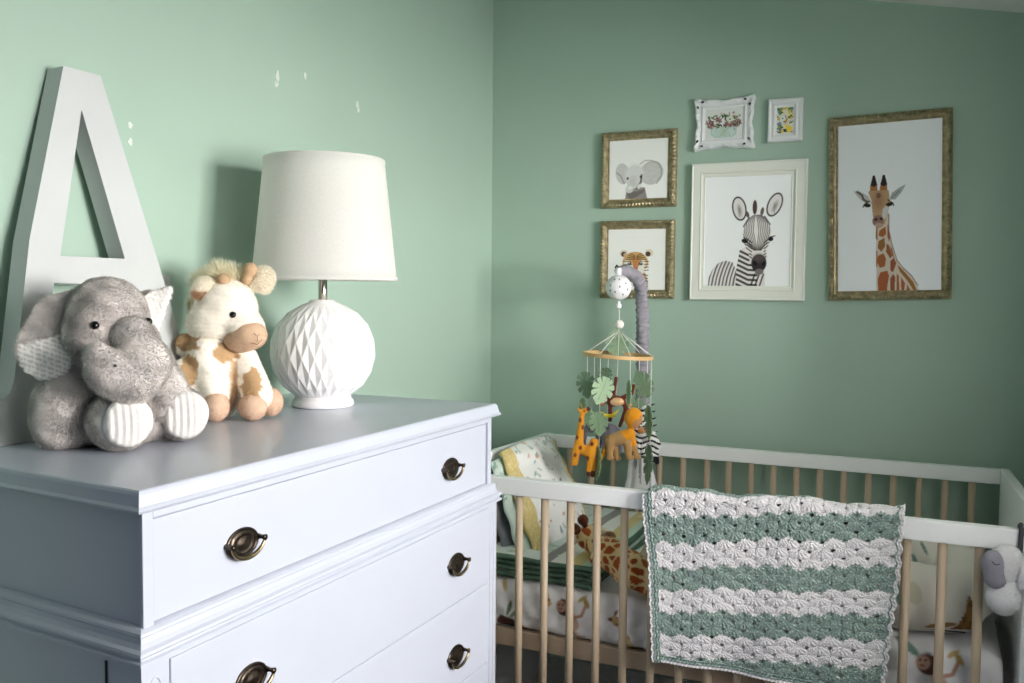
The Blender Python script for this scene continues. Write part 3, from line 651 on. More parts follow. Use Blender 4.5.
# =========================================================== CRIB
CX0, CX1, CYF, CYB = .215, 1.458, -.735, -.062
def crib():
    t = thing('crib', (.84, -.4, 0), 'white crib with natural beech slats standing along the back wall', 'crib')
    box('front_top_rail', (CX0 + .02, CYF - .013, .790), (CX1, CYF + .013, .830), M['white_wood'], t, bevel=.0025)
    box('back_top_rail', (CX0 + .02, CYB - .012, .788), (CX1, CYB + .012, .825), M['white_wood'], t, bevel=.0025)
    box('bottom_rail', (CX0 + .02, CYF - .013, .17), (CX1, CYF + .013, .21), M['white_wood'], t, bevel=.0025)
    box('bottom_rail', (CX0 + .02, CYB - .012, .17), (CX1, CYB + .012, .21), M['white_wood'], t, bevel=.0025)
    for x, rise in ((CX0, .012), (CX1, .050)):
        n = 14; pr = [(CYF - .012, .10), (CYF - .012, .815)] + [(CYF + .012 + (CYB - CYF) * k / n, .826 + rise * (1 - k / n)) for k in range(0, n + 1)] + [(CYB + .014, .10)]
        pr[1] = (CYF - .012, .826 if rise < .03 else .862)
        MB().prism(pr, lambda p: (x + .020, p[0], p[1]), lambda p: (x, p[0], p[1])).build('end_panel', M['white_wood'], t, smooth=False, bevel=.002)
        for y in (CYF + .02, CYB - .02): MB().tube([(x + .01, y, .0), (x + .01, y, .10)], [.014, .02], 16).build('leg', M['beech'], t)
    fx = [.300, .368] + [.4362 + .0633 * k for k in range(16)]
    first = None
    for x in fx:
        if first is None: first = MB().tube([(x, CYF, .205), (x, CYF, .795)], .0088, 20).build('slat', M['beech'], t); x0 = x
        else: c = first.copy(); SC.collection.objects.link(c); c.location.x += x - x0
    bx_ = [.300, .370, .440, .510, .580, .650] + [.7193 + .0614 * k for k in range(12)]; first = None
    for x in bx_:
        if first is None: first = MB().tube([(x, CYB, .205), (x, CYB, .795)], .0085, 20).build('slat', M['beech'], t); x0 = x
        else: c = first.copy(); SC.collection.objects.link(c); c.location.x += x - x0
    box('base_rail', (CX0 + .02, -.704, .416), (CX1, -.684, .456), M['beech_long'], t)
    box('base_rail', (CX0 + .02, -.118, .416), (CX1, -.098, .456), M['beech_long'], t)
    for k in range(9): box('base_slat', (.27 + .13 * k, -.684, .440), (.33 + .13 * k, -.118, .450), M['beech_long'], t)
crib()
def art_sheet():
    a = Art(1.3, .30, 760, (236, 236, 238)); Br = (92, 62, 54); Sk = (196, 160, 140)
    def monkey(x, y, s, f=1):
        a.e(x + .03 * s * f, y - .045 * s, .022 * s, .042 * s, (206, 176, 158), 20 * f); a.l([(x + .02 * s * f, y - .07 * s), (x + .04 * s * f, y - .10 * s), (x + .075 * s * f, y - .105 * s)], .013 * s, (186, 144, 124))
        a.l([(x + .04 * s * f, y - .03 * s), (x + .07 * s * f, y - .02 * s), (x + .085 * s * f, y + .02 * s)], .012 * s, (190, 150, 130)); a.e(x + .088 * s * f, y + .03 * s, .01 * s, .02 * s, (176, 150, 96), 30)
        a.e(x + .07 * s * f, y + .045 * s, .008 * s, .022 * s, (186, 160, 104), -50); a.e(x, y, .036 * s, .034 * s, Br, -25 * f); a.e(x - .016 * s * f, y + .004 * s, .021 * s, .023 * s, Sk); a.e(x - .024 * s * f, y + .010 * s, .004 * s, .004 * s, (40, 26, 24)); a.e(x - .008 * s * f, y + .012 * s, .004 * s, .004 * s, (40, 26, 24)); a.e(x - .018 * s * f, y - .006 * s, .008 * s, .003 * s, (120, 74, 66))
        a.l([(x + .03 * s * f, y - .09 * s), (x + .06 * s * f, y - .125 * s)], .009 * s, (150, 130, 80))
    def giraffe(x, y, s):
        m = np.zeros(a.X.shape)
        p = [(x, y), (x + .018 * s, y + .012 * s), (x + .03 * s, y + .008 * s), (x + .04 * s, y - .02 * s), (x + .07 * s, y - .06 * s), (x + .10 * s, y - .12 * s), (x + .085 * s, y - .14 * s), (x + .055 * s, y - .085 * s), (x + .03 * s, y - .03 * s), (x + .006 * s, y - .01 * s)]
        m = a.p(p, (206, 178, 130)); q = np.random.default_rng(int(x * 99))
        for k in range(46): u, v = x + q.uniform(0, .1) * s, y + q.uniform(-.14, .01) * s; a.e(u, v, .0048 * s, .0038 * s, (140, 92, 56), 0, .9, clip=m)
        a.e(x + .022 * s, y + .02 * s, .005 * s, .011 * s, (150, 110, 70), -30); a.e(x + .003 * s, y - .004 * s, .008 * s, .005 * s, (110, 70, 60))
    def leaf(x, y, l, g, c):
        a.e(x, y, l, l * .28, c, g)
    for x, y, s, f in ((.292, .082, .60, 1), (1.060, .088, .62, 1), (.70, .09, .6, 1), (.06, .20, .6, 1), (.50, .30, .6, 1)): monkey(x, y, s, f)
    for x, y, s in ((.400, .075, .72), (.83, .08, .7), (1.19, .085, .7), (.20, .16, .6)): giraffe(x, y, s)
    a.e(.160, .020, .040, .014, (74, 56, 50), -25); a.e(.135, .024, .018, .016, (96, 60, 56)); leaf(.150, .06, .018, 80, (104, 132, 104)); leaf(.165, .05, .018, 40, (140, 160, 130)); a.e(.135,.115,.006,.018,(190,170,120),20)
    leaf(.47, .19, .028, -20, (196, 196, 178)); leaf(.52, .205, .03, 10, (176, 172, 150)); leaf(.20, .20, .03, 20, (186, 160, 110)); leaf(.72, .08, .03, 60, (120, 150, 130)); leaf(.66, .16, .02, -30, (180, 170, 130)); leaf(1.02, .12, .03, -40, (110, 140, 130))
    return a
def mattress():
    S = art_sheet(); X0, X1, Y0, Y1, Z0, Z1 = .245, 1.435, -.698, -.112, .4575, .572; r = .03
    prof = [(Y0 + .01, Z0)] + [(Y0 + r - r * math.cos(a), Z0 + .02 - .02 * math.sin(PI / 2 - a) if a < 0 else Z0 + .02 - .02 * math.cos(a)) for a in np.linspace(.3, .3, 1)]
    pts = [(Y0 + .02, Z0)] + [(Y0 + .02 - .02 * math.sin(a), Z0 + .02 - .02 * math.cos(a)) for a in np.linspace(.3, PI / 2, 5)]
    pts += [(Y0, Z0 + .02 + (Z1 - r - Z0 - .02) * k / 24) for k in range(1, 24)] + [(Y0 + r - r * math.cos(a), Z1 - r + r * math.sin(a)) for a in np.linspace(0, PI / 2, 12)]
    pts += [(Y0 + r + (Y1 - Y0 - 2 * r) * k / 30, Z1) for k in range(1, 30)] + [(Y1 - r + r * math.sin(a), Z1 - r + r * math.cos(a)) for a in np.linspace(0, PI / 2, 8)] + [(Y1, Z0)]
    pts = np.array(pts); cum = np.concatenate([[0], np.cumsum(np.linalg.norm(np.diff(pts, axis=0), axis=1))]); n = len(pts); nx = 460
    V = []; C = []
    xs = np.linspace(X0, X1, nx)
    for i, (y, z) in enumerate(pts):
        s = cum[i]; tt = np.clip((z - Z0) / (Z1 - Z0), 0, 1); side = 1 if y < Y0 + r else 0
        wr = .0035 * np.sin(xs * 60 + tt * 9 + 2 * np.sin(xs * 17)) * np.exp(-((tt - .25) / .35) ** 2) + .0022 * np.sin(xs * 130 - tt * 14 + 3 * np.sin(xs * 9)) * np.exp(-((tt - .2) / .4) ** 2)
        ed = np.clip(np.minimum(xs - X0, X1 - xs) / .03, 0, 1) ** .5
        yy = y + (-wr * side if side else 0); zz = z + (.0015 * np.sin(xs * 22 + y * 13) if not side else 0)
        V.append(np.stack([xs, yy + 0 * xs, Z0 + (zz - Z0) * (.82 + .18 * ed)], 1)); C.append(S.sample(np.clip(xs - X0, 0, 1.29), np.full(nx, min(.29, s))))
    V = np.concatenate(V); C = np.concatenate(C); i = (np.arange(n - 1)[:, None] * nx + np.arange(nx - 1)[None]).ravel()
    F = [tuple(q) for q in np.stack([i, i + 1, i + 1 + nx, i + nx], 1).tolist()]
    F += [tuple(range(0, n * nx, nx)), tuple(range((n - 1) * nx + nx - 1, 0, -nx)), (0, (n - 1) * nx, n * nx - 1, nx - 1)]
    t = thing('crib_mattress', (.84, -.4, .4575), 'crib mattress in a white fitted sheet printed with monkeys and giraffes', 'mattress')
    obj('fitted_sheet', V, F, M['cloth'], t, cols=C)
mattress()
#NEXT2
# =========================================================== PLUSH TOYS ON THE DRESSER
def jitter(P, amp, k, seed=0):
    f = lambda a: np.sin(P @ np.array([1.0, .37, .61]) * k + a) * np.sin(P @ np.array([-.5, 1.0, .33]) * k * 1.13 + 2 * a) * np.sin(P @ np.array([.2, -.6, 1.0]) * k * .91 + 3 * a)
    return amp * (f(seed) + .6 * f(seed + 2.3))
def soft(name, m, parent, Mx, f, lo, hi, h, colf, furn=0, length=.006, width=.0007, **k):
    V, F = nets(f, lo, hi, h); C = colf(V, vnormals(V, F))
    comb = k.pop('comb', (0, 0, -1)); N = None
    if furn:
        V, F, C, N = fur(V, F, C, furn, length, width, comb=comb, **k)
        if abs(Mx[2, 3] - TZ) < 1e-6: V[:, 2] = np.maximum(V[:, 2], .0008)
    return obj(name, tow(Mx, V), FL(F), m, parent, cols=C, split=N)
def const(c): c = lin(*c); return lambda P, N: np.ones((len(P), 3)) * c
def elephant():
    B = (.247, -1.708, TZ); Mx = local(B, math.radians(-42)); S = .00142
    Q = lambda x, y, w: np.array([(x - 117) * S, w, (450 - y) * S])
    t = thing('plush_elephant', B, 'grey furry plush elephant sitting in front of the white letter A', 'soft toy')
    G = (206, 201, 197); G2 = (146, 142, 144); W = (250, 248, 243)
    def body(P):
        d = ell(P, Q(116, 398, -.075), (.060, .050, .078))
        d = smin(d, cap(P, Q(150, 362, -.062), Q(166, 412, -.055), .028, .040), .02)      # arm on the right
        d = smin(d, cap(P, Q(85, 352, -.060), Q(65, 412, -.048), .030, .041), .012)          # arm on the left
        d = smin(d, cap(P, Q(66, 405, -.048), Q(63, 428, -.045), .040, .036), .012)
        d = smin(d, ell(P, Q(112, 432, -.070), (.075, .055, .030)), .02)
        return np.maximum(d, -P[..., 2] + .001) + jitter(P, .0016, 140)
    colf = lambda P, N: lin(*G) * (1 + .25 * jitter(P, 1, 90)[:, None])
    soft('body', M['plush'], t, Mx, body, (-.15, -.15, -.01), (.12, .03, .19), .0045, colf, 70000, .0045, .0006, comb=(0, .1, -1), combk=.8)
    def head(P):
        d = ell(P, Q(108, 318, -.052), (.057, .052, .058)); d = smin(d, ell(P, Q(98, 340, -.04), (.046, .044, .042)), .02)
        d = smin(d, ell(P, Q(133, 345, -.016), (.036, .036, .036)), .012)
        return d + jitter(P, .0014, 150, 1)
    def trunk(P):
        d = chain(P, [Q(131, 338, -.008), Q(141, 364, .008), Q(127, 378, .022), Q(108, 369, .034), Q(99, 352, .038)], [.031, .034, .034, .026, .017], .014)
        return d + jitter(P, .0012, 150, 2)
    hd = soft('head', M['plush'], t, Mx, head, (-.10, -.12, .09), (.08, .04, .26), .0042, colf, 60000, .0042, .0006, comb=(0, .1, -.9), combk=.8)
    soft('trunk', M['plush'], hd, Mx, trunk, (-.07, -.06, .05), (.09, .08, .22), .004, colf, 32000, .004, .0006, comb=(0, .1, -.7), combk=.7)
    # seam/nostril dot at the trunk tip
    MB().ball(tow(Mx, Q(115, 362, .0600)), .0022).build('nostril', M['thread'], hd)
    for q in (Q(97, 325, .0015), Q(146, 322, -.012)):
        MB().ball(tow(Mx, q), .0062).build('eye', M['eye'], hd)
    # ears: soft leaf-shaped flaps, ribbed white lining
    def ear(pts, rs, thick, axis, side, lo, hi, lining, ribs):
        a = np.array(axis, float); a /= np.linalg.norm(a)
        def f(P):
            c = pts[0]; Z = ((P - c) @ a)[..., None] * a; Pf = P - Z + 0 * Z
            base = [p - ((p - c) @ a) * a for p in pts]
            d = chain(Pf, base, rs, .02); bend = .9 * (np.linalg.norm(P - c, axis=-1)) ** 2 * 1.5
            h = (P - c) @ a - bend * side; return np.maximum(d, 0) * 1.0 + np.maximum(np.abs(h) - thick, np.minimum(d, 0) * .5) * .9 + np.where(d < 0, 0, np.maximum(np.abs(h) - thick, 0) * .2) - .0015 + jitter(P, .0008, 150, 3)
        def colf2(P, N):
            c = lin(*G) * (1 + .25 * jitter(P, 1, 90)[:, None]); m = lining(P, N)
            rb = 1 - .35 * (np.sin((P @ np.array(ribs)) * 2 * PI / .0062) < -.6)[:, None]  # grooves between the ribs darkened in the colour, as shade
            return np.where(m[:, None], lin(*W) * rb, c)
        V, F = nets(f, lo, hi, .0032); N0 = vnormals(V, F); m = lining(V, N0)
        V = V + N0 * (m * .0016 * np.sin((V @ np.array(ribs)) * 2 * PI / .0062))[:, None]
        C = colf2(V, N0); V, F, C, N = fur(V, F, C, 16000, .0045, .0005, comb=(0, 0, -.6), combk=.6, mask=lambda P: (~lining(P, None)).astype(float) + .02)
        obj('ear', tow(Mx, V), FL(F), M['plush'], hd, cols=C, split=N)
    # left ear hangs outwards; its lower part turns its ribbed lining to the viewer
    lp = [Q(84, 305, -.045), Q(62, 318, -.040), Q(50, 345, -.030), Q(52, 352, -.026)]
    def lin1(P, N):
        x = P[:, 0] / S + 117; y = 450 - P[:, 2] / S
        return (y > 333 + (72 - x) * .27) & (x < 74) & (x > 27) & (P[:, 1] > -.048 + (x - 50) * .0)
    ear(lp, [.022, .030, .036, .034], .0062, (-.30, .92, .25), 0, (-.16, -.11, .07), (-.02, .03, .25), lin1, (.35, 0, .94))
    rp = [Q(143, 306, -.060), Q(150, 305, -.058), Q(157, 292, -.055), Q(145, 322, -.052)]
    def lin2(P, N):
        x = P[:, 0] / S + 117; y = 450 - P[:, 2] / S
        return (x > 134) & (y > 299 - (x - 137) * .62)
    def f2(P):
        a = np.array([-.1, .97, .15]); tri = np.array([Q(133, 298, 0), Q(171, 286, 0), Q(150, 348, 0)]); 
        x, z = P[..., 0], P[..., 2]; d = None
        for i in range(3):
            p, q = tri[i], tri[(i + 1) % 3]; nx, nz = (q[2] - p[2]), -(q[0] - p[0]); L = math.hypot(nx, nz)
            e = ((x - p[0]) * nx + (z - p[2]) * nz) / L; c = ((tri.mean(0)[0] - p[0]) * nx + (tri.mean(0)[2] - p[2]) * nz); e = e if c < 0 else -e
            d = e if d is None else -smin(-d, -e, .012)
        h = (P[..., 1] + .056) - 4.0 * (x - .04) ** 2; return -smin(-(d - .003), -(np.abs(h) - .0055), .006) + jitter(P, .0006, 150, 4)
    V, F = nets(f2, (.0, -.10, .12), (.10, -.02, .25), .003); N0 = vnormals(V, F); ribs = np.array([.9, 0, .3])
    m = lin2(V, None); V = V + N0 * (m * .0010 * np.sin(V @ ribs * 2 * PI / .005))[:, None]; m = lin2(V, None)
    C = np.where(m[:, None], lin(*W) * (1 - .12 * (np.sin(V @ ribs * 2 * PI / .005) < -.5)[:, None]), lin(*G) * np.ones((len(V), 1)))  # same groove shade put into the lining colour
    V, F, C, N = fur(V, F, C, 10000, .0045, .0005, mask=lambda P: (~lin2(P, None)).astype(float) + .02); obj('ear', tow(Mx, V), FL(F), M['plush'], hd, cols=C, split=N)
    # feet with ribbed soles
    for (x, y, w, r, px, nrm) in ((119, 423, .002, (.044, .043, .0390), 131, (.30, .95, .08)), (178, 416, -.058, (.039, .042, .0385), 185, (.18, .98, .05))):
        c = Q(x, y, w); c[2] = r[2] + .0015; n = np.array(nrm); n /= np.linalg.norm(n)
        def foot(P, c=c, r=r): return smin(ell(P, c, r), cap(P, c + (-.005, -.02, .0), c + (-.035, -.065, .012), .034, .030), .02) + jitter(P, .0012, 150, 5)
        pc = c + n * .0375
        leg = soft('leg', M['plush'], t, Mx, foot, c - .12, c + .06, .0042, colf, 32000, .004, .0006, comb=(-.3, .1, -.5), combk=.7, mask=lambda P, pc=pc, c=c, n=n: (((P - c) @ n) < .020).astype(float) + .03)
        # sole: shallow ribbed disc
        e1 = np.cross(n, (0, 0, 1)); e1 /= np.linalg.norm(e1); e2 = np.cross(e1, n) * -1; e2 = e2 if e2[2] > 0 else -e2
        nn = 56; V = []; C = []; F = []
        for i in range(17):
            rr = i / 16
            for k in range(nn):
                a = 2 * PI * k / nn; u = .0335 * rr * math.cos(a) * (1 + .04 * math.sin(2 * a)); v = .0355 * rr * math.sin(a)
                hgt = .0105 * (1 - rr ** 2) ** .6 + (.0017 * math.sin(2 * PI * u / .0095) if rr < .97 else 0) - (.004 if i == 16 else 0)
                V.append(c + n * (.0355 + hgt) + e1 * u + e2 * v + e2 * .001); C.append(lin(222, 220, 215) * (.82 if math.sin(2 * PI * u / .0095) < -.8 else 1))  # rib valleys coloured darker to stand in for shade
        for i in range(16):
            for k in range(nn): F.append((i * nn + k, i * nn + (k + 1) % nn, (i + 1) * nn + (k + 1) % nn, (i + 1) * nn + k))
        obj('sole', tow(Mx, V), FL(F)[:0] + F, M['plushskin'], leg, cols=np.array(C))
elephant()
def plush_giraffe():
    B = (.178, -1.413, TZ); Mx = local(B, math.radians(-48)); S = .00170
    Q = lambda x, y, w: np.array([(x - 225) * S, w, (421 - y) * S])
    t = thing('plush_giraffe', B, 'cream plush giraffe with tan muzzle and fluffy mane sitting beside the lamp', 'soft toy')
    Wc = (255, 249, 236); T = (214, 184, 152); Br = (198, 164, 122)
    spots = [(Q(184, 338, -.045), .026, .020), (Q(189, 368, -.015), .014, .026), (Q(250, 384, -.002), .018, .030), (Q(225, 352, -.005), .022, .016)]
    def colf(P, N):
        c = np.ones((len(P), 3)) * lin(*Wc); rib = .5 + .5 * np.sin(P[:, 2] * 2 * PI / .0085 + 2.5 * np.sin(P[:, 0] * 40))
        c = c * (1 - .06 * (rib < .25)[:, None])
        for s, rx, rz in spots:
            d = ((P[:, 0] - s[0]) / rx) ** 2 + ((P[:, 2] - s[2]) / rz) ** 2 + jitter(P, .5, 160); c = np.where((d < 1)[:, None], lin(*Br), c)
        c = np.where(((np.abs(P[:, 0] - Q(230, 0, 0)[0] - .004) < .007) & (P[:, 2] < .105) & (P[:, 1] > -.03))[:, None], lin(*T), c)
        return c
    rib = lambda P: .0011 * np.sin(P[..., 2] * 2 * PI / .0085 + 2.5 * np.sin(P[..., 0] * 40))
    def body(P):
        d = ell(P, Q(218, 376, -.055), (.052, .044, .078)); d = smin(d, cap(P, Q(214, 330, -.055), Q(212, 350, -.05), .036, .044), .02)
        d = smin(d, cap(P, Q(203, 352, -.028), Q(213, 392, -.004), .024, .025), .010)           # near arm
        d = smin(d, cap(P, Q(244, 358, -.035), Q(256, 396, -.006), .022, .027), .010)
        d = smin(d, ell(P, Q(198, 402, -.042), (.055, .040, .034)), .02); d = smin(d, ell(P, Q(181, 388, -.026), (.030, .030, .050)), .02)
        d = smin(d, ell(P, Q(185, 345, -.06), (.018, .02, .022)), .01)
        return np.maximum(d, -P[..., 2] + .001) + rib(P) + jitter(P, .001, 120)
    soft('body', M['plush'], t, Mx, body, (-.11, -.13, -.01), (.10, .04, .20), .0042, colf, 26000, .0035, .0006, comb=(0, 0, -1), combk=.5)
    def head(P):
        d = ell(P, Q(226, 306, -.045), (.053, .050, .054)); d = smin(d, ell(P, Q(212, 322, -.045), (.045, .045, .036)), .02); d = smin(d, ell(P, Q(243, 326, -.022), (.036, .036, .032)), .014)
        return d + rib(P) * .8 + jitter(P, .0012, 120)
    hd = soft('head', M['plush'], t, Mx, head, (-.10, -.12, .10), (.07, .03, .27), .004, lambda P, N: colf(P, N) * 0 + lin(*Wc) * (1 - .05 * (np.sin(P[:, 2] * 2 * PI / .0085 + 2.5 * np.sin(P[:, 0] * 40)) < -.6)[:, None]), 20000, .0035, .0006, comb=(0, 0, -1), combk=.5)
    mz = soft('muzzle', M['plushskin'], hd, Mx, lambda P: smin(ell(P, Q(248, 333, -.006), (.031, .030, .026)), ell(P, Q(238, 338, -.014), (.026, .026, .022)), .01), (-.04, -.06, .08), (.09, .05, .20), .0035, const((216, 184, 154)), 5000, .0022, .0006)
    for pts in ([Q(252, 330, .0262), Q(255.5, 333.5, .0265), Q(258, 331, .0255)], [Q(255.5, 333.5, .0265), Q(255.5, 339, .0252)], [Q(250, 340, .0225), Q(255.5, 342, .0235), Q(260, 337, .0225)]):
        MB().tube([tow(Mx, p) for p in pts], .0005, 6).build('stitching', M['thread'], mz)
    for q in (Q(232, 312, .0025), Q(255, 306, -.058)): MB().ball(tow(Mx, q), .0062).build('eye', M['eye'], hd)
    for a, b in ((Q(224, 283, -.03), Q(223, 277, -.025)), (Q(246, 276, -.035), Q(250, 265, -.034))):
        soft('horn', M['plushskin'], hd, Mx, lambda P, a=a, b=b: smin(cap(P, a, b, .009), ell(P, b, (.0115, .0115, .0115)), .006), np.minimum(a, b) - .025, np.maximum(a, b) + .025, .003, const((210, 180, 144)), 1800, .002, .0006)
    for pts, inner in (([Q(215, 290, -.03), Q(205, 285, -.025), Q(199, 290, -.02)], True), ([Q(255, 280, -.045), Q(263, 274, -.045), Q(264, 282, -.043)], False)):
        rs = [.010, .017, .013]
        def fe(P, pts=pts): c = pts[1]; P2 = P.copy(); P2[..., 1] = c[1] + (P[..., 1] - c[1]) * 1.7; return chain(P2, pts, rs, .01) + jitter(P, .001, 140)
        def ce(P, N, inner=inner): 
            c = np.ones((len(P), 3)) * lin(*Wc)
            return np.where(((N[:, 1] > .3) & (P[:, 2] < Q(0, 288, 0)[2]) & (P[:, 0] < Q(207, 0, 0)[0]))[:, None] & inner, lin(206, 172, 138), c)
        soft('ear', M['plush'], hd, Mx, fe, np.min(pts, 0) - .04, np.max(pts, 0) + .04, .003, ce, 5000, .007 if not inner else .005, .0008, comb=(.4 if not inner else -.2, 0, .1), combk=.6)
    # mane: a tuft of long loose hair over the crown and down the neck
    def mane(P): return chain(P, [Q(238, 276, -.05), Q(222, 273, -.055), Q(205, 282, -.075), Q(193, 302, -.085), Q(190, 325, -.085)], [.008, .011, .010, .008, .006], .01)
    soft('mane', M['mane'], hd, Mx, mane, (-.10, -.13, .12), (.05, -.01, .29), .004, const((255, 248, 226)), 7000, .025, .0006, comb=(-.35, 0, .75), combk=.9, jit=.35, lenfn=lambda P: np.where(P[:, 2] > .225, 1.15, .45))
    # paws
    for c, r, nm in ((Q(215, 405, .012), (.0225, .022, .026), 'paw'), (Q(251, 407, .010), (.0245, .023, .0235), 'paw'), (Q(270, 404, -.018), (.021, .022, .025), 'paw')):
        c = c.copy(); c[2] = max(r[2] + .001, c[2])
        soft(nm, M['plushskin'], t, Mx, lambda P, c=c, r=r: ell(P, c, r), c - .035, c + .035, .003, const((222, 192, 166)), 4200, .0022, .0006)
    c = Q(206, 416, .02); c[2] = .0095
plush_giraffe()

# =========================================================== CROCHET BLANKET over the front rail
def blanket():
    sL = np.array([.044, .101, .151, .197, .246, .296, .338, .385]); sR = np.array([-.012, .037, .087, .136, .178, .226, .279, .328])
    nx, ns = 560, 520; s0, s1 = -.175, .348; G = lin(150, 170, 163); G2 = lin(118, 142, 136); Wh = lin(238, 236, 238)
    U, Sg = np.meshgrid(np.linspace(0, 1, nx), np.linspace(s0, s1, ns))
    xl = np.interp(Sg, [-.17, 0, .05, .14, .348], [.750, .738, .742, .757, .770]) + .0012 * np.sin(Sg * 330); xr = np.interp(Sg, [-.17, 0, .1, .2, .348], [1.250, 1.254, 1.250, 1.240, 1.226]) + .0022 * np.sin(Sg * 2 * PI / .026)
    X = xl + (xr - xl) * U; A = X - .745
    bl = [np.interp(Sg, sL + k, np.arange(1, 9)) * 0 for k in (0,)]
    def q_of(s, arr): return np.where(s < arr[0], 1 + (s - arr[0]) / .05, np.where(s > arr[-1], 8 + (s - arr[-1]) / .05, np.interp(s, arr, np.arange(1, 9))))
    Qc = q_of(Sg, sL) * (1 - U) + q_of(Sg, sR) * U
    Qc = Qc + .05 * np.sin(A * 23 + Qc) + .03 * np.sin(A * 51)
    cell = .0425; j = np.floor(3 * Qc + 99); f = 3 * Qc + 99 - j; off = .5 * (j % 2)
    pa = A / cell + off; ca = pa - np.floor(pa) - .5
    scallop = .14 * np.cos(2 * PI * (A / cell)) * 1
    Qs = Qc + scallop * .6 + .05 * np.cos(2 * PI * A / cell * 6) * .5
    green = (np.floor(Qs).astype(int) % 2 == 1)
    eps = 1e-6
    # each half row: fans that open downwards from a gap between the fans above
    th = np.arctan2(f + .12, ca * 1.6); rad = np.hypot(ca * 1.6, (f + .12))
    dome = np.sqrt(np.clip(1 - (2 * ca) ** 2 * .92, 0, 1)) * (.35 + .65 * np.sin(PI * np.clip(f, 0, 1)) ** .6)
    H = .0042 * dome + .0007 * np.cos(th * 17) * np.clip(dome, 0, 1) + .0006 * np.sin(rad * 30 + A * 900) * np.sin(A * 1500 + Sg * 700)
    edge = np.minimum(U, 1 - U) * .5; bw = .020; bord = (U * .5 < bw) | ((1 - U) * .5 < .010) | (s1 - Sg < .016)
    vb = np.where(U * .5 < bw, Sg, np.where(s1 - Sg < .016, X, Sg)); ub = np.where(U * .5 < bw, U * .5, np.where(s1 - Sg < .016, s1 - Sg, (1 - U) * .5))
    Hb = .0035 + .0018 * np.sin(2 * PI * ub / .0065) + .0012 * np.sin(2 * PI * vb / .008 + 3 * np.floor(ub / .0065))
    H = np.where(bord, Hb, H)
    hole = (~bord) & ((((np.abs(ca) - .5) * cell / .0046) ** 2 + ((f - .12) * .0175 / .0036) ** 2 < 1.0 + .6 * np.sin(A * 260 + j * 2.1)) | ((ca * cell / .0024) ** 2 + ((f - .04) * .0175 / .0020) ** 2 < .9 + .6 * np.sin(j * 3 + A * 170)))
    # profile over the rail
    yo, zo = -.7515, .8345; R = .012; arc = R * PI / 2; top = .010
    Yb = np.zeros_like(Sg); Zb = np.zeros_like(Sg); Ny = np.zeros_like(Sg); Nz = np.zeros_like(Sg)
    # s>=0: front face; -arc<s<0 front edge curve; then top, then back edge curve, then back
    a = np.clip(-Sg / R, 0, PI / 2); w_top = .026; sb = -Sg - arc; a2 = np.clip((sb - w_top) / R, 0, PI / 2); sd = np.maximum(sb - w_top - arc, 0)
    tp = np.clip(sb, 0, w_top)
    Yb = yo + (-R * np.cos(a) + 0) + R * 0 + tp + R * np.sin(a2); Zb = zo + R * np.sin(a) - R - np.maximum(Sg, 0) - R * (1 - np.cos(a2)) - sd + 0
    Ny = -np.cos(a) * (a2 < eps) + np.sin(a2); Nz = np.sin(a) * np.cos(a2)
    L = np.hypot(Ny, Nz); Ny /= L; Nz /= L
    dn = np.clip(Sg / .34, 0, 1); Yb -= dn * (.006 + .006 * np.sin(A * 19 + 1) + .0035 * np.sin(A * 43 + Sg * 9)) + .008 * np.exp(-(U / .05) ** 2) * dn
    Yb += (-Sg > .06) * .004
    Zb += .0035 * np.sin(A * 26) * (a > 0) + .002 * np.sin(A * 61) * (a > 0) + np.interp(U, [0, .03, .15, 1], [-.004, .002, .004, .012]) * np.clip(1 - Sg / .2, 0, 1)
    Y = Yb + Ny * H; Z = Zb + Nz * H
    V = np.stack([X, Y, Z], -1).reshape(-1, 3)
    rr = np.random.default_rng(2); sp = rr.random((ns // 3 + 1, nx // 3 + 1)); sp = np.repeat(np.repeat(sp, 3, 0), 3, 1)[:ns, :nx]
    Cg = G * (1 - sp[..., None] * .8) + G2 * sp[..., None] * .8; Cg = np.where((sp > .86)[..., None], lin(176, 196, 186), Cg)
    C = np.where(green[..., None], Cg, Wh * (.96 + .06 * sp[..., None]))
    bc = np.where((ub < .0065)[..., None] | ((ub > .006) & (ub < .0) )[..., None], Wh, Cg)
    C = np.where(bord[..., None], bc, C).reshape(-1, 3)
    i = (np.arange(ns - 1)[:, None] * nx + np.arange(nx - 1)[None]); hq = hole[:-1, :-1] & hole[1:, 1:]; i = i[~hq].ravel()
    F = np.stack([i, i + nx, i + 1 + nx, i + 1], 1)
    # back face of the knitted cloth
    Vb = np.stack([X, Yb - Ny * -.0 + Ny * -.003, Zb - Nz * .003], -1).reshape(-1, 3); n = len(V)
    Fb = F[:, ::-1] + n
    rim = []
    for k in range(ns - 1): rim += [(k * nx, (k * nx) + n, (k + 1) * nx + n, (k + 1) * nx), (k * nx + nx - 1, (k + 1) * nx + nx - 1, (k + 1) * nx + nx - 1 + n, k * nx + nx - 1 + n)]
    b = (ns - 1) * nx
    for k in range(nx - 1): rim += [(b + k, b + k + n, b + k + 1 + n, b + k + 1), (k, k + 1, k + 1 + n, k + n)]
    o = obj('crochet_blanket', np.concatenate([V, Vb]), np.concatenate([F, Fb, np.array(rim)]), M['yarn'], None, cols=np.concatenate([C, C]))
    tag(o, 'sage green and white striped crochet blanket hung over the front crib rail', 'blanket')
blanket()
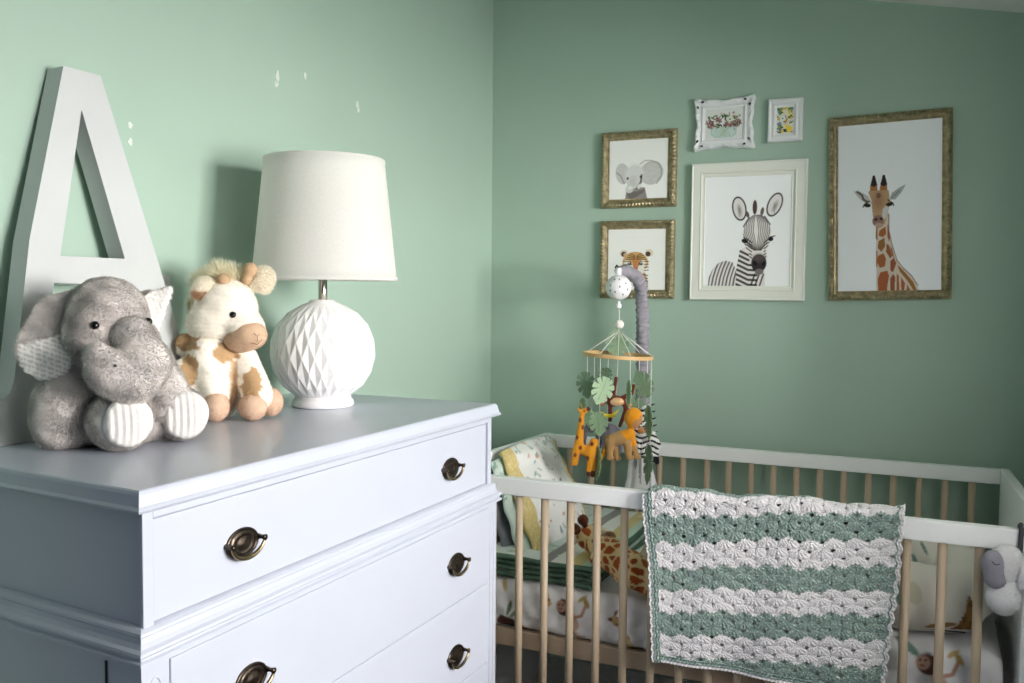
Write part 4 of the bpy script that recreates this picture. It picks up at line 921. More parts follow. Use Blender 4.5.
#NEXT3
# =========================================================== MOBILE over the crib
def mobile():
    B = np.array((.520, -.280, 1.09)); Mx = local(B, math.atan2(-2.37, .775)); S = .0027
    Q = lambda x, y, w=0: np.array([(x - 618) * S, w, (356 - y) * S])
    W_ = lambda p: tow(Mx, p)
    # --- the arm, clamped on the back rail
    a = thing('mobile_arm', (.531, -.10, .70), 'curved mobile arm in gathered grey fabric clamped to the back crib rail', 'mobile arm')
    path = [(.535, -.100, .842), (.536, -.100, .95), (.536, -.100, 1.06), (.534, -.102, 1.16), (.533, -.106, 1.235), (.532, -.118, 1.282), (.528, -.155, 1.306), (.522, -.205, 1.316), (.517, -.245, 1.318), (.514, -.270, 1.318)]
    P = np.array(path); cum = np.concatenate([[0], np.cumsum(np.linalg.norm(np.diff(P, axis=0), axis=1))]); n = 230; ss = np.linspace(0, cum[-1], n)
    # smooth the polyline
    C0 = np.stack([np.interp(ss, cum, P[:, k]) for k in range(3)], 1)
    for _ in range(30): C0[1:-1] = .5 * C0[1:-1] + .25 * (C0[:-2] + C0[2:])
    r0 = np.interp(ss / cum[-1], [0, .1, .7, .93, 1], [.0195, .0185, .0180, .0165, .011]); m = 28; V = []; F = []
    T = np.gradient(C0, axis=0); T /= np.linalg.norm(T, axis=1)[:, None]; X = np.array([1, 0, 0.]); 
    for i in range(n):
        x = X - T[i] * (X @ T[i]); x /= np.linalg.norm(x); y = np.cross(T[i], x)
        for k in range(m):
            t = 2 * PI * k / m; s = ss[i]
            rr = r0[i] + .0016 * math.sin(s * 340 + 2.2 * math.sin(t + s * 30)) + .0012 * math.sin(s * 610 + 3 * math.sin(2 * t + s * 17)) + .0010 * math.sin(3 * t + s * 40)
            V.append(C0[i] + rr * (x * math.cos(t) + y * math.sin(t)))
    for i in range(n - 1):
        for k in range(m): F.append((i * m + k, i * m + (k + 1) % m, (i + 1) * m + (k + 1) % m, (i + 1) * m + k))
    F.append(tuple(range(m))[::-1]); F.append(tuple(range((n - 1) * m, n * m)))
    obj('fabric_sleeve', V, F, M['greyfab'], a)
    MB().lathe([(.006, -.012), (.0085, -.010), (.0085, .006), (.0055, .009)], (.516, -.276, 1.318), 20).build('end_cap', M['whiteplastic'], a)
    MB().tube([(.516, -.276, 1.327), (.5135, -.283, 1.333), (.512, -.290, 1.326)], .0022, 8).build('end_hook', M['eye'], a)
    # clamp: white plastic, a broad foot with rounded lobes and a slim prong, grey cloth running down in drips
    def cl(P):
        d = cap(P, (.541, -.100, .86), (.545, -.102, .70), .021, .023); d = smin(d, cap(P, (.532, -.104, .74), (.531, -.104, .668), .014, .024), .012); d = smin(d, cap(P, (.556, -.104, .76), (.566, -.104, .690), .013, .024), .012)
        d = smin(d, cap(P, (.512, -.098, .815), (.500, -.098, .675), .009, .0115), .006); d = smin(d, cap(P, (.503, -.098, .70), (.500, -.098, .665), .011, .017), .01)
        return d
    def cc(P, N):
        t = np.arctan2(P[:, 1] + .1, P[:, 0] - .54); drip = .765 - .045 * np.sin(t * 7 + .6) - .035 * np.sin(P[:, 0] * 420); drip = np.where(P[:, 0] < .517, .83, drip)
        return np.where((P[:, 2] > drip)[:, None], lin(150, 148, 156), lin(236, 236, 240)) * np.ones((len(P), 1))
    V, F = nets(cl, (.46, -.14, .62), (.61, -.060, .90), .004)
    V[:, 1] = np.minimum(V[:, 1], -.0755) if True else V[:, 1]
    obj('clamp', V, F, M['plushskin'], a, cols=cc(V, None))
    # --- the mobile
    t = thing('baby_mobile', B + np.array([0, 0, -.33]), 'baby mobile with felt jungle animals and leaves under a wooden hoop', 'mobile')
    V, F = nets(lambda P: ell(P, Q(617.5, 288), (.0345, .030, .0345)), Q(617.5, 288) - .045, Q(617.5, 288) + .045, .004)
    MB().ball(W_(Q(617.5, 288)), (.0345, .0345, .0345), 32, 20).build('music_ball', M['whiteplastic'], t)
    ball = bpy.context.scene.objects[-1] if False else [o for o in t.children if o.name.startswith('music_ball')][0]
    for (dx, dy) in ((-.6, .15), (.55, .30), (.05, .62), (-.25, -.35), (.35, -.55), (-.62, -.25), (.1, .05), (-.3, .6), (.7, -.15)):
        dd = np.array([dx, math.sqrt(max(.02, 1 - dx * dx - dy * dy)), dy]); dd /= np.linalg.norm(dd)
        e1 = np.cross(dd, (0, 0, 1.)); e1 /= np.linalg.norm(e1); e2 = np.cross(e1, dd); c = Q(617.5, 288) + dd * .0343
        V = [W_(c + dd * h + (.0022 * math.cos(k * PI / 5) * e1 + .0030 * math.sin(k * PI / 5) * e2)) for h in (0, .0008) for k in range(10)]
        MB().add(V, [tuple(range(10)), tuple(range(19, 9, -1))] + [(k, k + 10, (k + 1) % 10 + 10, (k + 1) % 10) for k in range(10)]).build('spot', M['greymark'], ball, smooth=False)
    MB().lathe([(.004, 0), (.007, .002), (.0075, .010), (.0045, .013), (.004, .02)], W_(Q(618, 306)) - np.array([0, 0, .008]), 16).build('swivel', M['whiteplastic'], t)
    MB().tube([W_(Q(616.5, 274)), W_(Q(616.3, 271)), W_(Q(616.8, 268.5, -.006))], .0022, 8).build('hanger', M['whiteplastic'], t)
    MB().tube([W_(Q(618, 308)), W_(Q(618.6, 313)), W_(Q(618.8, 331))], .0011, 6).build('string', M['string'], t)
    MB().ball(W_(Q(618.8, 325)), .0125, 20, 14).build('bead', M['string'], t)
    R = .0925; hb = MB(); V = []; F = []; n = 96
    for k in range(n):
        c, s = math.cos(2 * PI * k / n), math.sin(2 * PI * k / n)
        for (dr, dz) in ((-.0022, -.005), (.0022, -.005), (.0022, .005), (-.0022, .005)): V.append(W_(np.array([(R + dr) * c, (R + dr) * s, dz - .0135 * c * 0 - (R * c) * .055])))
    for k in range(n):
        for q in range(4): F.append((k * 4 + q, ((k + 1) % n) * 4 + q, ((k + 1) % n) * 4 + (q + 1) % 4, k * 4 + (q + 1) % 4))
    obj('hoop', V, FL(F), M['ringwood'], t, smooth=False, bevel=.0008)
    ap = Q(618.8, 331)
    def rim(x, front=1): u = (x - 618) * S; w = front * math.sqrt(max(0, R * R - u * u)); return np.array([u, w, -u * .055 + .004])
    def drop(x, front, y):
        p = rim(x, front); pts = [ap, p + (0, 0, .003)]
        MB().tube([W_(q) for q in pts], .0009, 6).build('string', M['string'], t)
        e = p.copy(); e[2] = (356 - y) * S; MB().tube([W_(p), W_(e)], .0009, 6).build('string', M['string'], t); return p
    # felt leaf with deep notches, cut from thick felt
    def leaf(x, y, w, size, col, yaw=0, roll=0, h=None):
        n = 110; pts = []
        for k in range(n):
            th = -PI / 2 + 2 * PI * k / n; r = .5 * (1 - .12 * math.sin(th) + .10 * math.cos(2 * th)); d = abs(((th + PI / 2 + PI) % (2 * PI)) - PI)
            notch = max(0, math.cos(th * 11)) ** 4 * .55 if .55 < d < 2.7 else 0
            pts.append((r * (1 - notch) * math.cos(th) * .74, r * (1 - notch) * math.sin(th) * 1.05 - (0.10 * math.exp(-(d / .25) ** 2) if d < .7 else 0)))
        c = Q(x, y, w); ry = rot('Z', yaw) @ rot('Y', roll); V = []; F = []
        for sgn in (-1, 1):
            V.append(W_(c + ry @ np.array([0, sgn * .0012, 0])))
            for (px, pz) in pts: V.append(W_(c + ry @ np.array([px * size, sgn * .0012 + .10 * size * (px * px + .3 * pz * pz) * 2, pz * size * (h or 1)])))
        for k in range(n):
            F.append((0, 1 + k, 1 + (k + 1) % n)); F.append((n + 1, n + 2 + (k + 1) % n, n + 2 + k)); F.append((1 + k, n + 2 + k, n + 2 + (k + 1) % n, 1 + (k + 1) % n))
        cc = np.ones((len(V), 3)) * lin(*col); lf = obj('leaf', V, F, M['felt'], t, smooth=False, cols=cc)
        mid = [W_(c + ry @ np.array([0, .0018 + .1 * size * .6 * pz * pz, pz * size * (h or 1)])) for pz in np.linspace(-.45, .42, 7)]
        MB().tube(mid, .0005, 5).build('vein', M['greenthread'], lf)
    D1, L1, M1 = (118, 146, 118), (172, 198, 164), (142, 170, 138)
    p = drop(588, 1, 408); leaf(587, 382, p[1] + .002, .070, D1, 25, -10)
    p = drop(601, 1, 445); leaf(604, 386, p[1] + .002, .074, L1, -15, 22); leaf(600, 419, p[1] + .002, .062, (140, 168, 134), 10, -6); leaf(600, 457, p[1], .052, (130, 158, 116), 60, 4, 1.7)
    MB().tube([W_(ap), W_(Q(617, 400))], .0009, 6).build('string', M['string'], t); leaf(618, 347, -.05, .078, M1, 8, 170)
    p = drop(630, 1, 405); leaf(629.5, 388, p[1], .040, (148, 178, 140), 68, 3, 1.75)
    p = drop(651, 1, 445); leaf(645, 387, p[1] - .03, .078, M1, 30, 150); leaf(649.5, 418, p[1], .056, (140, 170, 134), 62, -4, 1.6); leaf(650, 460, p[1] + .002, .055, (120, 144, 120), 60, 5, 1.9)
    p = drop(594, -1, 412); leaf(583, 412, p[1], .05, M1, 60, 0, 1.3); leaf(606, 378, -.07, .05, D1, 20, 20)
    p = drop(608, -1, 425); p = drop(640, -1, 412); leaf(637, 412, p[1], .072, D1, -10, 30); drop(648, -1, 405)
    leaf(590, 418, -.02, .045, L1, 50, 0, 1.2); leaf(640, 440, -.05, .04, D1, 60, 0, 1.5)
    def felt(name, f, lo, hi, colf, h=.0022, **k):
        V, F = nets(f, lo, hi, h); V2 = V + 0; return obj(name, W_(V2), FL(F), M['felt'], t, cols=colf(V))
    def eyes(par, *qs):
        for q in qs: MB().ball(W_(q), .0022, 10, 8).build('eye', M['eye'], par)
    # giraffe: long neck up, body, drooping legs (front left)
    w0 = .075; g = lambda x, y, w=0: Q(x, y, w0 + w)
    def fg(P):
        d = chain(P, [g(582, 447), g(592, 450), g(596, 440)], [.012, .014, .012], .01); d = smin(d, cap(P, g(581, 443), g(584, 412), .012, .0065), .01); d = smin(d, cap(P, g(584, 411), g(590, 407), .0072, .0058), .004)
        for x0, y0, x1, y1, w in ((579, 446, 576, 461, .008), (580, 446, 578, 462, -.006), (593, 448, 591, 471, .008), (596, 446, 595, 473, -.006)): d = smin(d, cap(P, g(x0, y0, w), g(x1, y1, w), .0095, .0062), .005)
        for w in (-.004, .004): d = smin(d, cap(P, g(584, 408, w), g(582.5, 402, w), .0016, .0014), .001); d = smin(d, cap(P, g(583, 409, w), g(580, 408, w * 2), .002, .003), .001)
        return d
    def cg(P):
        c = np.ones((len(P), 3)) * lin(222, 150, 40)
        for x, y in ((579, 435), (583, 445), (590, 455), (578, 452), (594, 441), (585, 425), (582, 418)): c = np.where(((((P[:, 0] - g(x, y)[0]) / .0045) ** 2 + ((P[:, 2] - g(x, y)[2]) / .006) ** 2) < 1)[:, None], lin(120, 66, 44), c)
        return np.where((P[:, 2] < g(0, 468)[2])[:, None] | ((P[:, 0] > g(588.5, 0)[0]) & (P[:, 2] > g(0, 409)[2]))[:, None], lin(92, 54, 44), c)
    o = felt('felt_giraffe', fg, g(568, 482, -.03), g(606, 396, .03), cg); eyes(o, g(586, 409, .0068))
    # lion: tan body, orange mane and tail tuft
    w1 = .072; l = lambda x, y, w=0: Q(x, y, w1 + w)
    def fl(P):
        d = chain(P, [l(614, 437), l(622, 435), l(630, 432)], [.017, .0165, .017], .01); d = smin(d, ell(P, l(634, 415), (.024, .020, .028)), .012)
        for x0, y0, x1, y1, w in ((612, 440, 611, 454, .009), (616, 442, 618, 455, -.008), (628, 440, 630, 453, .009), (633, 438, 637, 453, -.004)): d = smin(d, cap(P, l(x0, y0, w), l(x1, y1, w), .0105, .0085), .006); d = smin(d, ell(P, l(x1 + 1.8, y1 + .5, w), (.0085, .0075, .0060)), .004)
        d = smin(d, ell(P, l(642, 427, .002), (.011, .011, .009)), .004); d = smin(d, cap(P, l(608, 434), l(606.5, 448), .0032, .003), .004); d = smin(d, cap(P, l(606, 449), l(602, 459), .0062, .0028), .003)
        d = smin(d, ell(P, l(630, 402, .012), (.006, .005, .005)), .003); return d
    def clo(P):
        x = P[:, 0] / S + 618; y = 356 - P[:, 2] / S; or_ = ((x > 621) & (y < 436) & (x + (y - 430) * .2 < 642 + (y < 421) * 4) & (x - 621 > (y - 428) * .9)) | ((x < 607.5) & (y > 446)) | ((x > 632) & (y < 442) & (x < 639))
        face = ((x > 638) & (y > 412) & (y < 436) & (x > 638 + np.abs(y - 421) * .25)) | (((x - 637.5) / 4) ** 2 + ((y - 421) / 5.5) ** 2 < 1) & (P[:, 1] > w1 + .004)
        c = np.where(or_[:, None], lin(226, 150, 34), lin(176, 140, 92)); c = np.where(face[:, None], lin(190, 140, 92), c); return np.where(((np.abs(x - 646) < 1.6) & (np.abs(y - 425) < 1.6))[:, None], lin(110, 60, 50), c)
    o = felt('felt_lion', fl, l(596, 466, -.03), l(652, 394, .03), clo); eyes(o, l(641.5, 420, .0135))
    # monkey hanging by one arm, holding a banana
    mk = lambda x, y, w=0: Q(x, y, w)
    def fm(P):
        d = ell(P, mk(616, 402), (.026, .017, .0155)); d = smin(d, ell(P, mk(602, 402, .012), (.0145, .013, .014)), .006); d = smin(d, cap(P, mk(614, 396), mk(616.5, 379), .0052, .0048), .005)
        d = smin(d, chain(P, [mk(624, 402), mk(627, 410), mk(621, 427)], [.0065, .006, .0048], .004), .005); d = smin(d, chain(P, [mk(624, 398), mk(632, 394), mk(634, 386)], [.006, .005, .0048], .004), .005); d = smin(d, cap(P, mk(611, 406), mk(611, 421, .006), .006, .0055), .005)
        d = smin(d, ell(P, mk(600.5, 391.5, .0), (.0045, .003, .0045)), .002); return d
    def cm(P):
        x = P[:, 0] / S + 618; y = 356 - P[:, 2] / S; be = ((((x - 618) / 6.8) ** 2 + ((y - 402.5) / 4.3) ** 2) < 1) & (P[:, 1] > .004); fa = ((((x - 601.5) / 4.2) ** 2 + ((y - 403) / 4.0) ** 2) < 1) & (P[:, 1] > .01)
        c = np.where(be[:, None], lin(214, 178, 134), lin(104, 52, 40)); return np.where(fa[:, None], lin(188, 142, 110), c)
    o = felt('felt_monkey', fm, mk(594, 434, -.03), mk(642, 372, .03), cm, .002); eyes(o, mk(600, 401, .0245), mk(604, 400.5, .0245))
    felt('banana', lambda P: chain(P, [mk(602, 413, .014), mk(607, 416.5, .016), mk(614, 416, .016), mk(619.5, 410.5, .014)], [.0022, .0048, .0048, .0018], .004), mk(596, 424, -.01), mk(626, 402, .035), lambda P: np.ones((len(P), 3)) * lin(240, 220, 70), .0018)
    # grey elephant behind
    e = lambda x, y, w=0: Q(x, y, -.05 + w)
    def fe(P):
        d = ell(P, e(609, 436), (.032, .02, .024)); d = smin(d, ell(P, e(592, 431), (.016, .016, .017)), .006)
        for x0, x1 in ((600, 599), (607, 606), (613, 613), (620, 621)): d = smin(d, cap(P, e(x0, 442, .006 * ((x0 % 2) * 2 - 1)), e(x1, 456, .006 * ((x0 % 2) * 2 - 1)), .0105, .0085), .004)
        d = smin(d, chain(P, [e(587, 434), e(584, 446), e(586, 454)], [.008, .006, .0045], .004), .004); d = smin(d, ell(P, e(598, 428, .016), (.014, .005, .017)), .003); return d
    felt('felt_elephant', fe, e(576, 468, -.03), e(630, 416, .035), lambda P: np.ones((len(P), 3)) * lin(128, 126, 138), .0024)
    # zebra behind on the right, black and white
    z = lambda x, y, w=0: Q(x, y, -.02 + w)
    def fz(P):
        d = chain(P, [z(640, 433), z(650, 438), z(658, 446)], [.016, .016, .012], .01); d = smin(d, cap(P, z(642, 428), z(646, 412), .012, .009), .008); d = smin(d, cap(P, z(646, 410), z(639, 416), .009, .007), .006)
        for x0, x1, y1 in ((640, 639, 456), (645, 645, 458), (656, 659, 464), (652, 654, 462)): d = smin(d, cap(P, z(x0, 440), z(x1, y1, .004), .0085, .0065), .004)
        for q in range(6): d = smin(d, cap(P, z(649 + q, 407 + q * 7), z(655.5 + q * .8, 405 + q * 7), .0032, .0018), .001)
        return d
    def czb(P):
        k = np.sin(P[:, 2] * 420 + 2 * np.sin(P[:, 0] * 120)); x = P[:, 0] / S + 618; y = 356 - P[:, 2] / S; return np.where(((k > .35) | (y > 458) | ((x > 651) & (y < 432)))[:, None], lin(28, 32, 40), lin(232, 232, 228))
    felt('felt_zebra', fz, z(628, 474, -.03), z(670, 396, .03), czb, .0022)
M['greenthread'] = mat('green_thread', (120, 146, 110), .9)
mobile()

# =========================================================== BEDDING IN THE CRIB
def blobs(a, n, seed, cols, smin_=.006, smax=.014):
    r = np.random.default_rng(seed)
    for k in range(n):
        x, y, g = r.uniform(0, a.w), r.uniform(0, a.h), r.uniform(0, 180); s = r.uniform(smin_, smax); c = cols[r.integers(len(cols))]
        a.e(x, y, s, s * .5, c, g, .85); a.e(x + s * math.cos(math.radians(g)), y + s * math.sin(math.radians(g)), s * .5, s * .35, c, g + 40, .85)
        for q in (-1, 1): a.l([(x + q * s * .5, y), (x + q * s * .6, y - s * .8)], s * .28, c, .8)
    return a
def quilt_lean():
    t = thing('leaning_quilt', (.36, -.40, .58), 'white quilt with small animal print and mustard borders propped against the left crib end', 'quilt')
    TL, TR, BR, BL = [np.array(p) for p in ((.258, -.475, .842), (.270, -.115, .840), (.440, -.270, .608), (.425, -.615, .622))]
    nrm = np.cross(TR - TL, BL - TL); nrm /= np.linalg.norm(nrm); nrm = nrm if nrm[0] > 0 else -nrm
    def surf(off, dl=0, du=0, bul=.028, sag=0):
        def f(u, v):
            u_ = u[:, None]; v_ = v[:, None]; a = TL + (TR - TL) * u_; b = BL + (BR - BL) * u_; P = a + (b - a) * v_
            P = P + nrm * (bul * np.sin(PI * u_ ** .8) * np.sin(PI * np.clip(v_, 0, 1) ** .8) + .004 * np.sin(u_ * 17 + v_ * 6) + .003 * np.sin(v_ * 23 - u_ * 5) + off)
            P[:, 2] -= (.010 * (1 - np.sin(PI * u)) + .012 * (u ** 6)) * (1 - v); P[:, 1] += dl; P[:, 2] += du; return P
        return f
    W_, H_ = .38, .30
    A = Art(W_, H_, 420, (238, 239, 236)); blobs(A, 95, 4, [(196, 150, 120), (150, 172, 170), (206, 196, 160), (120, 150, 160), (176, 190, 176), (210, 170, 150)], .004, .009)
    Y = (214, 194, 132)
    A.p([(-.01, -.01), (.052, -.01), (.052, .31), (-.01, .31)], Y); A.p([(.352, -.01), (.39, -.01), (.39, .31), (.352, .31)], Y)
    r = np.random.default_rng(8)
    for k in range(420):
        x = r.choice([r.uniform(0, .05), r.uniform(.354, .38)]); A.e(x, r.uniform(0, .3), .0022, .0016, (232, 220, 178), r.uniform(0, 90), .8)
    slab(110, 90, surf(0), .014, lambda u, v: A.sample(u * W_, (1 - v) * H_), 'quilt_front', M['cloth'], t)
    B_ = Art(W_, H_, 300, (198, 216, 206)); blobs(B_, 90, 9, [(150, 180, 170), (230, 236, 230), (120, 156, 140)], .005, .010)
    slab(80, 60, surf(-.017, -.035, -.012, .02), .014, lambda u, v: B_.sample(u * W_, (1 - v) * H_), 'quilt_mint_layer', M['cloth'], t)
    G_ = lin(112, 116, 122)
    slab(60, 50, surf(-.034, -.062, -.035, .012), .014, lambda u, v: np.ones((len(u), 3)) * G_, 'quilt_grey_layer', M['cloth'], t)
quilt_lean()
def quilt_stack():
    t = thing('folded_quilt', (.48, -.39, .573), 'folded striped quilt with dark green binding lying on the crib mattress', 'quilt')
    X0, X1, Y0, Y1 = .305, .600, -.690, -.095; W_, H_ = X1 - X0, Y1 - Y0
    A = Art(W_, H_, 300, (222, 232, 226)); blobs(A, 60, 5, [(176, 204, 192), (200, 216, 206), (206, 190, 150)], .006, .012)
    A.p([(.155, -.01), (.185, -.01), (.185, .7), (.155, .7)], (158, 156, 154)); A.p([(.185, -.01), (.225, -.01), (.225, .7), (.185, .7)], (232, 234, 228)); A.p([(.225, -.01), (.262, -.01), (.262, .7), (.225, .7)], (216, 200, 146)); A.p([(.262, -.01), (.30, -.01), (.30, .7), (.262, .7)], (190, 212, 198))
    blobs(A, 12, 6, [(236, 236, 230)], .006, .010)
    Gb = lin(88, 116, 100)
    for k in range(4):
        z = .5815 + .0128 * k; dx, dy = ((0, 0), (.012, .004), (-.006, .006), (.002, .002))[k]
        def f(u, v, z=z, dx=dx, dy=dy):
            return np.stack([X0 + dx + (X1 - X0) * u, Y0 + dy + (Y1 - Y0) * v, z + .0014 * np.sin(u * 9 + v * 7 + z * 900) + .0012 * np.sin(v * 19) - .003 * np.exp(-((1 - u) / .04) ** 2) + .004 * np.exp(-(u / .3) ** 2)], 1)
        def c(u, v, k=k):
            base = A.sample(u * W_, v * H_) if k == 3 else np.ones((len(u), 3)) * lin(206, 222, 212)
            e = (np.minimum(u, 1 - u) * W_ < .010) | (np.minimum(v, 1 - v) * H_ < .012); return np.where(e[:, None], Gb, base)
        slab(90, 120, f, .0112, c, 'quilt_fold', M['cloth'], t, edgecol=Gb)
    t2 = thing('small_folded_quilt', (.67, -.30, .573), 'smaller mint and mustard quilt with green edging folded beside the striped quilt', 'quilt')
    B_ = Art(.1, .36, 110, (196, 216, 204)); B_.p([(.02, -.1), (.06, -.1), (.06, .22), (.02, .22)], (220, 202, 150)); blobs(B_, 14, 3, [(236, 238, 232)], .005, .009)
    for k in range(2):
        z = .5805 + .0125 * k
        def f(u, v, z=z, k=k):
            a = math.radians(-9); x = (u - .5) * .11; y = (v - .5) * .38; return np.stack([.672 + x * math.cos(a) - y * math.sin(a) + .006 * k, -.300 + x * math.sin(a) + y * math.cos(a), z + .001 * np.sin(v * 21)], 1)
        def c(u, v, k=k):
            e = (np.minimum(u, 1 - u) * .11 < .009) | (np.minimum(v, 1 - v) * .38 < .010); return np.where(e[:, None], lin(104, 136, 114), B_.sample(u * .1, v * .36))
        slab(36, 100, f, .0108, c, 'quilt_fold', M['cloth'], t2, edgecol=lin(104, 136, 114))
quilt_stack()
def toy_giraffe():
    B = np.array((.60, -.60, .625)); t = thing('toy_giraffe', B, 'small spotted plush giraffe with brown horns lying on the green edged quilt', 'soft toy')
    H = np.array((.555, -.585, .668)); 
    def cells(P):   # irregular brown patches on cream
        rr = np.random.default_rng(4); pts = rr.uniform((.48, -.75, .57), (.82, -.5, .72), (900, 3)); out = np.zeros(len(P), bool)
        for i in range(0, len(P), 2000):
            d = np.sort(np.linalg.norm(P[i:i + 2000, None] - pts[None], axis=2), axis=1)[:, :2]; out[i:i + 2000] = (d[:, 1] - d[:, 0]) > .0042
        return out
    def col(P, N): return np.where(cells(P)[:, None], lin(178, 88, 36), lin(236, 214, 160))
    I4 = np.eye(4)
    def bodyf(P):
        d = chain(P, [(.575, -.60, .660), (.625, -.640, .652), (.680, -.665, .632), (.745, -.678, .606)], [.027, .033, .036, .030], .02); d = smin(d, cap(P, (.66, -.67, .645), (.70, -.700, .612), .018, .014), .01); return smin(d, cap(P, (.62, -.61, .64), (.60, -.67, .615 + .03), .016, .013), .01)
    def sm(name, m, par, f, lo, hi, h, colf, n, ln):
        V, F = nets(f, lo, hi, h); C = colf(V, None); V, F, C, N = fur(V, F, C, n, ln, .0006); return obj(name, V, F, m, par, cols=C, split=N)
    sm('body', M['plush'], t, bodyf, (.52, -.75, .56), (.80, -.54, .71), .0032, col, 16000, .003)
    hd = sm('head', M['plush'], t, lambda P: ell(P, H, (.032, .030, .030)), H - .05, H + .05, .003, col, 6000, .003)
    sm('muzzle', M['plushskin'], hd, lambda P: smin(ell(P, H + (.034, -.006, .006), (.026, .024, .024)), ell(P, H + (.048, -.008, .0), (.018, .02, .018)), .01), H + (-.01, -.05, -.04), H + (.085, .04, .05), .003, lambda P, N: np.ones((len(P), 3)) * lin(232, 222, 202), 3000, .003)
    MB().tube([H + (.040, -.031, .016), H + (.046, -.032, .010), H + (.052, -.029, .014)], .0007, 6).build('closed_eye', M['thread'], hd)
    for a in ((-.028, -.018, .020), (-.012, -.010, .040)):
        sm('horn', M['plushskin'], hd, lambda P, a=a: smin(cap(P, H + np.array(a) * .5, H + np.array(a), .006), ell(P, H + np.array(a) * 1.12, (.0125,) * 3), .005), H - .06, H + .07, .003, lambda P, N: np.ones((len(P), 3)) * lin(112, 62, 44), 1500, .003)
    for a in ((.062, -.03, .020),):
        sm('ear', M['plushskin'], hd, lambda P, a=a: smin(cap(P, H + (.02, -.01, .02), H + (.05, -.02, .018), .006, .008), ell(P, H + np.array(a), (.014, .008, .010)), .006), H - .03, H + .10, .003, lambda P, N: np.ones((len(P), 3)) * lin(214, 190, 150), 1200, .003)
    # beige cloth slumped behind it
    c = np.array((.705, -.565, .602))
    def fc(P): 
        d = cap(P, c + (.0, .0, .018), c + (-.012, .01, .052), .038, .014); d = smin(d, cap(P, c + (.01, 0, .012), c + (.06, -.015, .006), .032, .024), .02); d = np.maximum(d, c[2] - .022 - P[..., 2]); return d + .0025 * np.sin(P[..., 0] * 190 + P[..., 2] * 120)
    V, F = nets(fc, c - (.08, .08, .04), c + (.13, .08, .10), .0035); o = obj('muslin_cloth', V, F, M['cloth'], None, cols=np.ones((len(V), 3)) * lin(202, 184, 166)); tag(o, 'crumpled beige cloth lying just behind the spotted toy giraffe', 'cloth')
toy_giraffe()
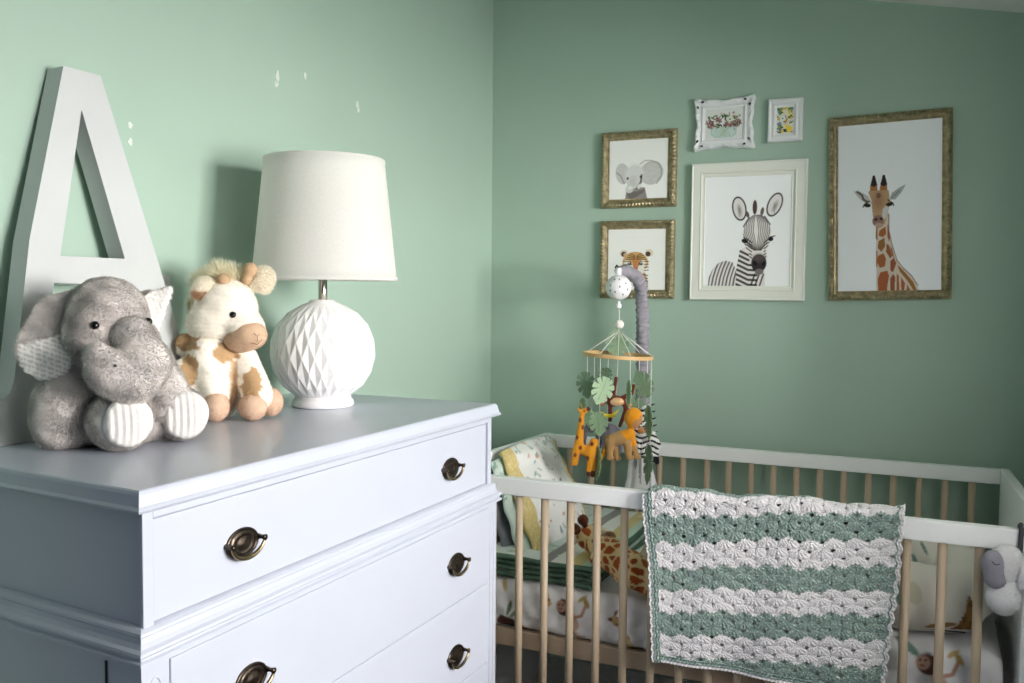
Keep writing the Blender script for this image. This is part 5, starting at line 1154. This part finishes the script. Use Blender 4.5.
def pillow():
    t = thing('nursing_pillow', (1.35, -.45, .575), 'curved pillow printed with leaves and woodland animals at the right end of the crib', 'pillow')
    R_ = .064; zc = .642
    cen = [(1.150, -.615, zc), (1.26, -.622, zc), (1.345, -.612, zc + .003), (1.372, -.56, zc + .008), (1.374, -.48, zc + .012), (1.355, -.41, zc + .014), (1.28, -.375, zc + .020), (1.15, -.365, zc + .020)]
    V, F = nets(lambda P: chain(P, cen, [.058, .064, .062, .056, .056, .060, .074, .070], .02) + .002 * np.sin(P[..., 0] * 60 + P[..., 2] * 40) * np.sin(P[..., 1] * 50), (1.07, -.71, .56), (1.452, -.27, .76), .0036)
    A = Art(.42, .34, 420, (222, 218, 208)); T = (112, 142, 138); Bn = (150, 108, 66)
    def lf(x, y, l, g, c=T):
        A.e(x, y, l, l * .22, c, g); 
        for k in range(5): q = (k - 2) * l * .35; A.e(x + q * math.cos(math.radians(g)), y + q * math.sin(math.radians(g)), l * .26, l * .10, c, g + 50)
    # A.x = world x - 1.04 ; A.y = unrolled height
    for x, y, l, g in ((.235, .215, .022, -70), (.335, .20, .018, 78), (.205, .085, .030, -72), (.285, .10, .026, 80), (.165, .030, .026, -12), (.345, .02, .015, -10), (.25, .25, .014, -60), (.12, .16, .02, 40), (.40, .16, .018, 60), (.07, .08, .02, -40)): lf(x, y, l, g)
    A.e(.235, .085, .014, .020, (196, 196, 172), 20, .8)
    fx = A.p([(.300, .018), (.316, .032), (.327, .060), (.332, .092), (.339, .080), (.346, .090), (.349, .06), (.356, .036), (.380, .024), (.366, .016), (.33, .021)], (148, 108, 62)); A.e(.285, .026, .030, .006, (156, 118, 76), 15)
    r = np.random.default_rng(1)
    for k in range(60): A.e(r.uniform(.30, .37), r.uniform(.02, .09), .0024, .0024, (96, 66, 40), 0, .9, clip=fx)
    A.l([(.165, .185), (.19, .19), (.21, .183), (.235, .186)], .010, Bn); A.l([(.17, .19), (.163, .205)], .006, Bn); A.l([(.205, .19), (.225, .20)], .006, (120, 84, 60)); A.e(.262, .18, .012, .008, (128, 84, 70)); A.l([(.10, .065), (.13, .062)], .010, Bn); A.l([(.25, .175), (.29, .165)], .006, (186, 160, 120)); A.l([(.31, .19), (.37, .175)], .005, (132, 90, 74))
    front = V[:, 1] < -.50
    yy = np.where(front, np.clip((V[:, 2] - .578) * .95 + .0, 0, .15), .15 + np.clip((V[:, 2] - .60) * 1.0 - .06 + .06, 0, .15))
    pc = A.sample(V[:, 0] - 1.04, yy)
    obj('pillow_cover', V, F, M['cloth'], t, cols=pc)
    MB().tube([(x, -.6595 + .9 * (x - 1.26) ** 2, .592) for x in np.linspace(1.17, 1.37, 30)], .0014, 6).build('piping', M['strap'], t)
pillow()
def sheep():
    B = (1.430, -.775, .70); Mx = local(B, math.atan2(-1.875, -.129)); S = .00212
    Q = lambda x, y, w=0: np.array([(x - 1003) * S, w, (600 - y) * S])
    t = thing('plush_lamb', B, 'white and grey plush lamb hanging on the right end of the front crib rail', 'soft toy')
    Wt = (236, 236, 238)
    body = lambda P: smin(ell(P, Q(1001, 596), (.029, .024, .030)), ell(P, Q(1004, 585, -.004), (.022, .02, .02)), .01) + .0014 * np.sin(P[..., 0] * 700) * np.sin(P[..., 2] * 700)
    soft('body', M['plush'], t, Mx, body, (-.05, -.04, -.05), (.05, .04, .06), .003, const(Wt), 12000, .0035, .0005)
    head = lambda P: smin(ell(P, Q(1002, 565, -.002), (.029, .023, .033)), ell(P, Q(1000, 577, -.002), (.02, .02, .02)), .01)
    hd = soft('head', M['plush'], t, Mx, head, (-.06, -.04, .02), (.05, .04, .13), .003, const(Wt), 12000, .0035, .0005)
    soft('face', M['plushskin'], hd, Mx, lambda P: smin(ell(P, Q(992, 566, .012), (.021, .017, .025)), ell(P, Q(994, 578, .012), (.019, .016, .019)), .008), (-.07, -.03, .01), (.03, .05, .12), .003, const((150, 148, 160)), 3000, .002, .0005)
    soft('ear', M['plush'], hd, Mx, lambda P: chain(P, [Q(1012, 563, .002), Q(1018, 574, .004), Q(1015, 581, .006)], [.010, .0145, .011], .006), (0, -.03, .01), (.07, .04, .12), .003, const(Wt), 4000, .0035, .0005)
    MB().tube([tow(Mx, p) for p in (Q(991, 562, .0290), Q(994, 564.5, .0292), Q(997, 563.5, .0280))], .0008, 6).build('closed_eye', M['thread'], hd)
    MB().tube([(1.449, -.752, .775), (1.451, -.7535, .80), (1.452, -.7525, .832), (1.452, -.735, .838), (1.452, -.717, .832), (1.452, -.716, .80)], .0045, 10).build('strap', M['strap'], t)
sheep()
